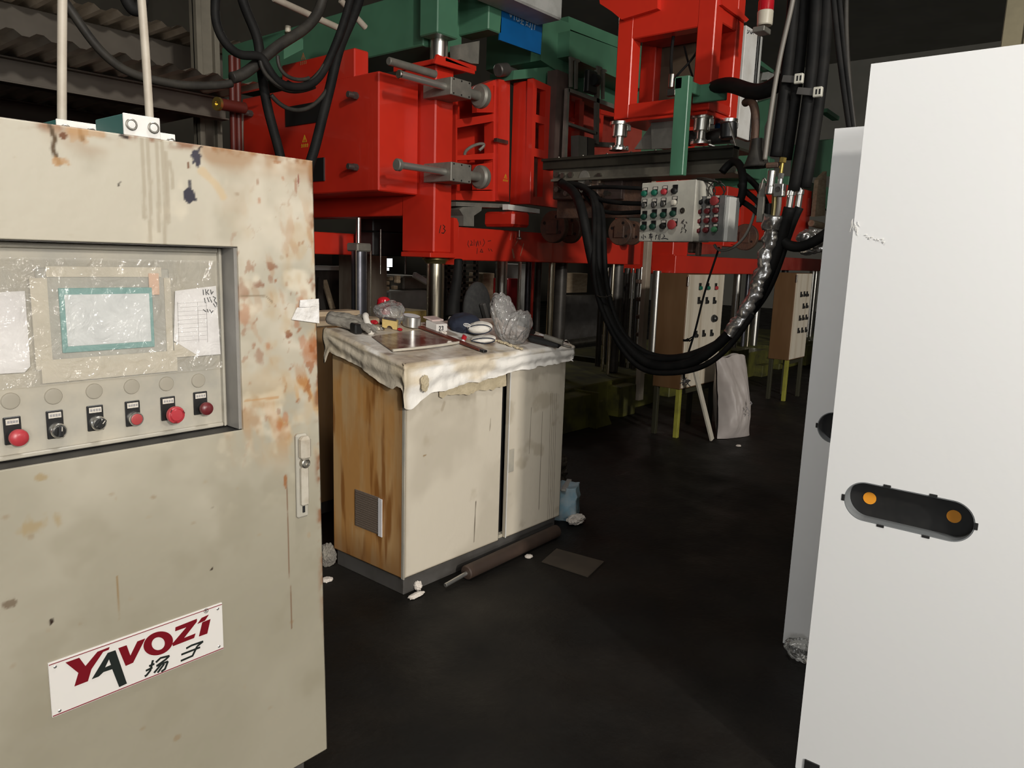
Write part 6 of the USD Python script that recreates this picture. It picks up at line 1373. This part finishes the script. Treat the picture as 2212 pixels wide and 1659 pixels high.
# large clear bag
c = at(1103, 705, y=TY + .30)
c0 = tp_(1100, 738)
BG = thing('plastic_bag', 'large crumpled clear plastic bag standing on the right part of the table', 'plastic bag', c0)
lobe = bagmesh(np.zeros(3), 1.0, 53, (.074, .060, .125), None, .36); lobe.apply_transform(trimesh.transformations.rotation_matrix(-.22, -n_h)); lobe.apply_translation(c0 - u_ * .028 + (0, 0, .118)); v = lobe.vertices; v[:, 2] = np.maximum(v[:, 2], ZC); lobe.vertices = v
obj('bag', lobe, 'clear_bag', BG, smooth=True)
lobe2 = bagmesh(np.zeros(3), 1.0, 57, (.080, .060, .108), None, .36); lobe2.apply_transform(trimesh.transformations.rotation_matrix(.45, -n_h)); lobe2.apply_translation(c0 + u_ * .040 + n_h * .01 + (0, 0, .082)); v = lobe2.vertices; v[:, 2] = np.maximum(v[:, 2], ZC); lobe2.vertices = v
obj('bag_fold', lobe2, 'clear_bag', BG, smooth=True)
# dark tool at the right end
a, b_ = tp_(1140, 728, ZC + .02), tp_(1212, 745, ZC + .02)
TL = thing('hand_tool', 'black hand tool with a grey barrel lying at the right end of the table', 'tool', (a + b_) / 2)
obj('body', MB().bar(a, b_, .055, .035, .012), 'black_plastic', TL); obj('barrel', MB().cyl(tp_(1176, 727, ZC + .045), tp_(1216, 740, ZC + .04), .014, 18), 'gunmetal', TL); obj('tip', MB().cyl(b_, b_ + (b_ - a) * .3, .006, 10), 'steel', TL)
obj('label', MB().bar(tp_(1166, 722, ZC + .047), tp_(1176, 725, ZC + .047), .02, .004, .001), 'paper', TL)
o = obj('grip', MB().bar(tp_(1150, 715, ZC + .02), tp_(1136, 724, ZC + .015), .04, .03, .01), 'black_rubber', TL)
a = tp_(1085, 730); solo('foam_crumbs', trimesh.util.concatenate([crumple(tp_(1072 + 6.5 * k + rng.uniform(-2, 2), 737 + 2.2 * k + rng.uniform(-1, 1)) + (0, 0, .004), rng.uniform(.008, .014), 90 + k, .6, (1.3, 1, .6), 2, 2.5, ZC) for k in range(9)]), 'cloth_foam', 'row of yellowish foam crumbs along a split in the cloth below the big bag', 'crumbs', kind='stuff')

SLOPE[:] = [0., 0.]
# ------------------------------------------------------------------ behind the table
CH = thing('office_chair', 'dark grey chair back standing behind the table', 'chair', (4.0, 3.75, 0))
cb = at(1030, 665, y=3.7); back = trimesh.creation.icosphere(4, 1.0); v = back.vertices * np.array([.14, .05, .19]); v[:, 2] = np.where(v[:, 2] < 0, v[:, 2] * 1.5, v[:, 2]); back.vertices = v + cb
obj('backrest', back, mat('chair_fabric', (.03, .03, .03), (.045, .044, .042), .8, scale=30), CH, smooth=True)
obj('seat', cbox(cb + (-.22, -.40, -.52), cb + (.22, .02, -.44), .03), 'chair_fabric', CH); obj('back_support', MB().bar(cb + (0, .03, -.46), cb + (0, .04, -.1), .06, .02), 'black_plastic', CH)
obj('stem', MB().cyl((cb[0], cb[1] - .18, .08), (cb[0], cb[1] - .18, cb[2] - .5), .03, 16), 'steel_dark', CH)
for k in range(5): w_ = math.radians(72 * k + 20); obj('foot', MB().bar((cb[0], cb[1] - .18, .09), (cb[0] + .28 * math.cos(w_), cb[1] - .18 + .28 * math.sin(w_), .04), .045, .03), 'black_plastic', CH)
obj('arm_pad', MB().bar(at(1042, 655, y=3.62), at(1058, 715, y=3.62), .05, .03, .008), 'grey_dark', CH)
a = at(978, 575, y=3.55); hoseL = spline([at(990, 560, y=3.62), at(986, 610, y=3.6), at(980, 650, y=3.58), at(978, 684, y=3.56)], 40)
SL = thing('hanging_sleeve', 'black sleeve-like hose ending in a pale wrapped tip, hanging left of the chair back', 'hose', hoseL[-1])
obj('sleeve', sweep(hoseL, np.linspace(.028, .05, 40), 16), 'black_rubber', SL, smooth=True); obj('pale_tip', crumple(at(977, 692, y=3.56), .04, 77, .4, (.8, .7, 1.2), 3, 2.4), 'tape_cream', SL, smooth=30)
# low brown cabinet with planks on it, left behind the table
zt_ = at(700, 694, y=3.4)[2]
LCB = thing('floor_cabinet', 'brown low cabinet with a pale worn top, half hidden between rusty cabinet and work table', 'cabinet', (2.55, 3.7, 0))
obj('body', cbox((2.1, 3.42, .08), (2.86, 3.95, zt_ - .03), .004), 'brown_panel', LCB); obj('top', cbox((2.08, 3.40, zt_ - .03), (2.88, 3.97, zt_), .006), 'wood_pale', LCB); obj('plinth', cbox((2.12, 3.45, 0), (2.84, 3.93, .08), .003), 'grey_dark', LCB)
solo('plank', cbox((2.15, 3.62, zt_ + .001), (2.86, 3.74, zt_ + .03), .003), 'wood_pale', 'pale plank lying on the half hidden brown cabinet', 'board')
# far background seen under the first press
def bgbox(p0, p1, y, d, m, name, label, cat, group=None):
    return solo(name, ybox(p0, p1, y, d, .004), m, label, cat, group)
a, c = at(797, 560, y=6.0), at(836, 695, y=6.0)
solo('steel_cabinet', cbox((a[0], 6.0, 0), (c[0], 6.5, 1.62), .006), 'flat_pale', 'pale grey steel cabinet seen under the press, right of the dark lift cylinder', 'cabinet')
w1 = struct('window_1', MB().box(at(833, 558, y=10.), at(848, 577, y=10.) + (0, .05, 0), .002).box(at(833, 578, y=10.), at(841, 585, y=10.) + (0, .05, 0), .002), 'lit_window', 'bright small window far behind the press')
WBn = thing('work_bench', 'long bench with a pale edge and dark sheet below, far behind the rusty cabinet', 'bench', (5.0, 7.0, 0))
z1 = at(700, 574, y=7.)[2]; z2 = at(700, 584, y=7.)[2]
obj('edge', cbox((at(560, 580, y=7.)[0], 7.0, z2), (at(752, 580, y=7.)[0], 7.06, z1), .003), 'white_paint', WBn); obj('top_panel', cbox((at(560, 580, y=7.)[0], 7.3, z1), (at(752, 580, y=7.)[0], 7.35, z1 + .25), .003), 'grey_dark', WBn); obj('lower_panel', cbox((at(560, 580, y=7.)[0], 7.04, 0), (at(752, 580, y=7.)[0], 7.5, z2), .003), 'steel_dark', WBn)
for p, q, m, lab in [((700, 605), (719, 668), 'wood_pale', 'thin pale stick leaning against the dark bench front'), ((693, 600), (690, 668), 'steel_dark', 'dark stick leaning left of the pale one against the bench'), ((746, 605), (736, 668), 'wood_dark', 'brown board leaning against the dark bench, right of the pale stick')]:
    solo('leaning_stick', MB().bar(at(*q, y=6.85), at(*p, y=6.97), .06, .03, .003, (0, -1, 0)), m, lab, 'stick')
solo('pale_lever', MB().bar(at(894, 593, y=6.2), at(924, 611, y=6.2), .06, .05, .006, (0, -1, 0)), 'paper', 'pale tilted lever in the background left of the chrome post', 'lever')
FM = thing('distant_machine', 'grey machine with pale fittings in the background left of the chrome post', 'machine', (5.6, 6.8, 0))
obj('bed', cbox((at(842, 640, y=6.6)[0], 6.6, 0), (at(925, 640, y=6.6)[0], 7.4, at(880, 628, y=6.6)[2]), .02), 'grey_light', FM); obj('head', cbox((at(872, 600, y=6.7)[0], 6.7, at(880, 628, y=6.6)[2]), (at(925, 600, y=6.7)[0], 7.3, at(880, 596, y=6.7)[2]), .02), 'gunmetal', FM)
for px, py in [(838, 612), (846, 602), (862, 608), (838, 624), (856, 622), (862, 600)]: p = at(px, py, y=6.5); obj('pale_fitting', cbox(p + (-.03, 0, -.02), p + (.03, .06, .025), .008), 'wood_pale', FM)
yb_ = at(900, 680, y=6.0); solo('floor_trough', cbox((at(868, 680, y=6.)[0], 6.0, 0), (at(930, 680, y=6.)[0], 6.4, at(900, 672, y=6.)[2]), .01), 'yellow_block', 'yellowish trough on the floor behind the chrome post', 'trough')
SR = thing('shelf_rack', 'dark rack with many shelf bars in the background right of the chrome post', 'rack', (6.5, 7.0, 0))
for px in (966, 1000, 1028): p = at(px, 600, y=7.); obj('rack_post', cbox((p[0], 7.0, 0), (p[0] + .06, 7.06, 1.75), .004), 'steel_dark', SR)
for k in range(7): p, q = at(966, 572 + 13 * k, y=7.), at(1032, 572 + 13 * k, y=7.); obj('rack_bar', cbox((p[0], 7.0, p[2] - .02), (q[0], 7.05, p[2] + .015), .003), 'gunmetal', SR)
for (p0, p1, y, m, nm, lab, cat) in [((1044, 590), (1068, 630), 7.5, 'wood_pale', 'carton', 'pale carton in the background behind the thin chrome posts', 'carton'), ((1098, 602), (1124, 628), 7.2, 'red_plastic', 'red_crate', 'dark red crate in the background between the chrome posts', 'crate'), ((1215, 590), (1268, 632), 8.0, 'wood_pale', 'wall_board', 'dim pale board far back, left of the hose loop', 'board'), ((1222, 640), (1290, 716), 7.6, 'grey_dark', 'dark_cabinet', 'dark grey cabinet far back below the pale board', 'cabinet'), ((1120, 570), (1136, 592), 7.4, 'grey_light', 'control_unit', 'small grey unit in the background above the red crate', 'unit')]:
    a, c = at(*p0, y=y), at(*p1, y=y); solo(nm, cbox((a[0], y, 0 if nm != 'wall_board' else c[2]), (c[0], y + .3, a[2]), .01), m, lab, cat)
solo('floor_beam', MB().cyl(at(1222, 745, y=6.8), at(1310, 732, y=6.8), .08, 20), 'steel', 'horizontal steel shaft low in the background left of the hose loop', 'shaft')

# ------------------------------------------------------------------ floor clutter
a, b_ = at(985, 1252, z=.03), at(1210, 1140, z=.05)
BAR = thing('iron_bar', 'dark iron pipe with a shiny thin end lying along the foot of the work table', 'pipe', (a + b_) / 2)
m0 = at(1012, 1238, z=.04); y_ = min(m0[1], TY - .075)
obj('pipe', MB().cyl((m0[0], TY - .075, .036), (b_[0] - .02, TY - .05, .036), .034, 24), 'wood_dark', BAR); obj('shiny_end', MB().cyl((m0[0] - .14, TY - .080, .022), (m0[0] + .01, TY - .075, .034), .010, 14), 'aluminium', BAR)
c = at(905, 1283, z=0)
TS = solo('tissue', trimesh.util.concatenate([crumple(c + (.02, .03, .022), .026, 61, .42, (.8, .8, .9), 3, 2.5, .002), crumple(c + (-.03, -.015, .010), .035, 62, .42, (1.4, .5, .35), 3, 2.5, .002)]), 'tissue', 'crumpled white tissue on the floor by the near corner of the work table', 'tissue')
fl = [at(*p, z=0) for p in [(1202, 1187), (1305, 1215), (1270, 1248), (1170, 1215)]]
solo('cardboard_sheet', MB().poly(Polygon([tuple(p[:2]) for p in fl]), (0, 0, .001), (1, 0, 0), (0, 1, 0), .005, (0, 0, 1)), 'cardboard', 'flat brown cardboard piece on the floor right of the work table', 'cardboard')
for k, (px, py, s, lab) in enumerate([(1142, 1204, .02, 'small pale scrap on the floor near the iron pipe'), (706, 1255, .025, 'small white scrap on the floor between rusty cabinet and work table'), (1595, 964, .022, 'small pale scrap on the floor in front of the plastic sack')]):
    solo('floor_scrap', crumple(at(px, py, z=0) + (0, 0, .006), s, 110 + k, .4, (1.2, 1, .4), 3, 2.5, .001), 'tissue', lab, 'scrap')
c = at(712, 1222, z=0); solo('dirty_rag', crumple(c + (0, .02, .045), .06, 120, .3, (.7, .8, 1.1), 4, 2.2, .002), 'glove_grey', 'dirty crumpled rag on the floor left of the work table', 'rag')
# pale blue packet and brown lump right of the table
c = at(1226, 1128, z=0) + (.06, .05, 0)
BP = thing('paper_packet', 'crumpled pale blue and white packet on the floor right of the work table', 'packet', c)
h0 = at(1228, 1050, y=c[1])[2]
bx = cbox((-.08, -.06, 0), (.08, .06, .30), .006).subdivide().subdivide().subdivide(); v = bx.vertices; v += .03 * (np.stack([meshkit.fbm(v * 9 + k * 5, 3, 130 + k) for k in range(3)], -1) - .5) * 2; v[:, 2] = np.maximum(v[:, 2], .0); v[:, 2] *= max(.2, h0) / .3; bx.vertices = v @ trimesh.transformations.rotation_matrix(.5, [0, 0, 1])[:3, :3].T + c
obj('packet', bx, 'blue_pack', BP); obj('torn_foot', crumple(c + (-.05, -.10, .03), .06, 140, .45, (1.2, .8, .5), 3, 2.2, .002), 'tissue', BP); obj('rim', MB().bar(c + (-.09, -.03, h0), c + (.08, .05, h0 + .01), .03, .012), 'grey_light', BP)
c2 = at(1228, 1000, x=c[0] + .05); solo('brown_bag', crumple(np.array([c[0] + .12, c[1] + .28, .20]), .19, 150, .4, (.9, .8, 1.05), 4, 2, .002), 'cardboard', 'dark brown bag on the floor behind the pale blue packet', 'bag')

# ------------------------------------------------------------------ overhead at upper left
for pts, lab in [([(135, -20), (134, 120), (131, 262)], 'left of two thin white conduits rising from the rusty cabinet'), ([(304, -20), (314, 110), (324, 262)], 'right of two thin white conduits rising from the rusty cabinet')]:
    P3 = [at(*p, y=1.86) for p in pts]; P3[-1][2] = 1.718
    solo('conduit', sweep(spline(P3, 20), .0095, 14), 'conduit_white', lab, 'pipe', smooth=True)
def ycable(pts, y, r, m, label, name='cable', group=None, n=80): return solo(name, sweep(spline([at(p[0], p[1], y=(p[2] if len(p) > 2 else y)) for p in pts], n), r, 12), m, label, 'cable', group, smooth=True)
ycable([(110, -30), (150, 18), (205, 95), (265, 148), (330, 172), (400, 184), (470, 184), (500, 180)], 3.2, .017, 'hose_grey', 'thick dark cable sagging across the upper left in front of the deck')
ycable([(268, -30), (278, 8), (292, 22), (305, 10), (312, -30)], 3.0, .022, 'black_rubber', 'short black cable loop at the top between the white conduits')
# hanging coils of hose
YC = 3.35
coil = [([(470, -30), (466, 40), (482, 85), (520, 118), (560, 122), (575, 140), (600, 175), (640, 188), (680, 176), (715, 120), (745, 40), (760, -20)], .020, 'large dark hose arc, outermost of the hanging coil at upper left'),
        ([(520, -30), (535, 30), (555, 80), (562, 125), (572, 200), (585, 260), (605, 335), (622, 450), (630, 700), (620, 980)], .024, 'dark hose hanging down from the coil to the top of the rusty cabinet'),
        ([(780, -30), (765, 30), (735, 100), (715, 180), (695, 260), (680, 320), (668, 360), (650, 480), (640, 700), (645, 980)], .026, 'long thick dark hose slanting down right of the coil to the rusty cabinet corner'),
        ([(757, -30), (742, 60), (716, 120), (690, 160), (655, 185), (620, 180)], .017, 'dark hose curving inside the hanging coil at its right side'),
        ([(562, 130), (585, 172), (625, 190), (665, 180), (700, 140)], .010, 'thin grey hose, upper one of the bright loops below the coil'),
        ([(570, 150), (605, 190), (640, 198), (680, 188)], .009, 'thin grey hose, middle one of the bright loops below the coil'),
        ([(586, 205), (610, 228), (640, 238), (675, 228), (705, 196), (720, 165)], .011, 'thin grey hose, lowest of the bright loops below the coil'),
        ([(700, -30), (690, 20), (660, 60), (600, 100), (540, 150), (500, 168)], .026, 'broad dark hose crossing behind the coil from upper right to lower left'),
        ([(600, 120), (615, 160), (645, 172), (668, 168)], .009, 'short grey hose inside the bright loops below the coil')]
for k, (pts, r, lab) in enumerate(coil):
    ycable(pts, YC + .05 * ((k * 3) % 4), r, 'hose_grey' if r < .012 or k == 7 else 'black_rubber', lab, 'hanging_hose', 'hoses hanging at upper left')
for p, q, lab in [((590, -4), (735, 62), 'pale pipe slanting behind the hanging coil'), ((735, 0), (790, 60), 'short pale pipe slanting at the top behind the thick dark hose')]:
    solo('slanted_pipe', MB().cyl(at(*p, y=4.6), at(*q, y=4.6), .022, 16), 'conduit_white', lab, 'pipe')
GB = thing('junction_housing', 'dim green housing with a small pale lamp behind the hose coil', 'housing', at(600, 130, y=4.9))
obj('housing', ypoly([(613, 68), (655, 72), (655, 106), (613, 128)], 4.9, .4), 'green_paint', GB); obj('lamp', MB().cyl(at(622, 56, y=4.85), at(622, 70, y=4.85), .02, 16), 'cream_plastic', GB)
RP = thing('red_pipe_stand', 'dark red pipe with a brass end, left of the red press box', 'pipe', at(490, 225, y=5.0))
obj('pipe', MB().cyl(at(470, 224, y=4.9), at(530, 234, y=4.9), .038, 18), mat('red_dark', (.12, .016, .010), (.08, .012, .008), .5, scale=4), RP); obj('end', MB().lathe([(0, .044), (.02, .044), (.02, .015), (.01, .015)], at(473, 225, y=4.88), (-1, -.2, 0), 20), 'brass', RP)
for px in (500, 512): obj('riser', MB().cyl(at(px, 120, y=5.0), at(px, 345, y=5.0) * [1, 1, 0], .022, 14), 'red_dark', RP)
obj('pale_riser', MB().cyl(at(521, 235, y=5.05), at(520, 345, y=5.05), .018, 14), 'cable_grey', RP)
solo('strut', MB().bar(at(325, 258, y=6.6), at(436, 236, y=6.6), .10, .10, .004), 'beam_paint', 'pale grey strut bracing the column behind the rusty cabinet', 'strut')
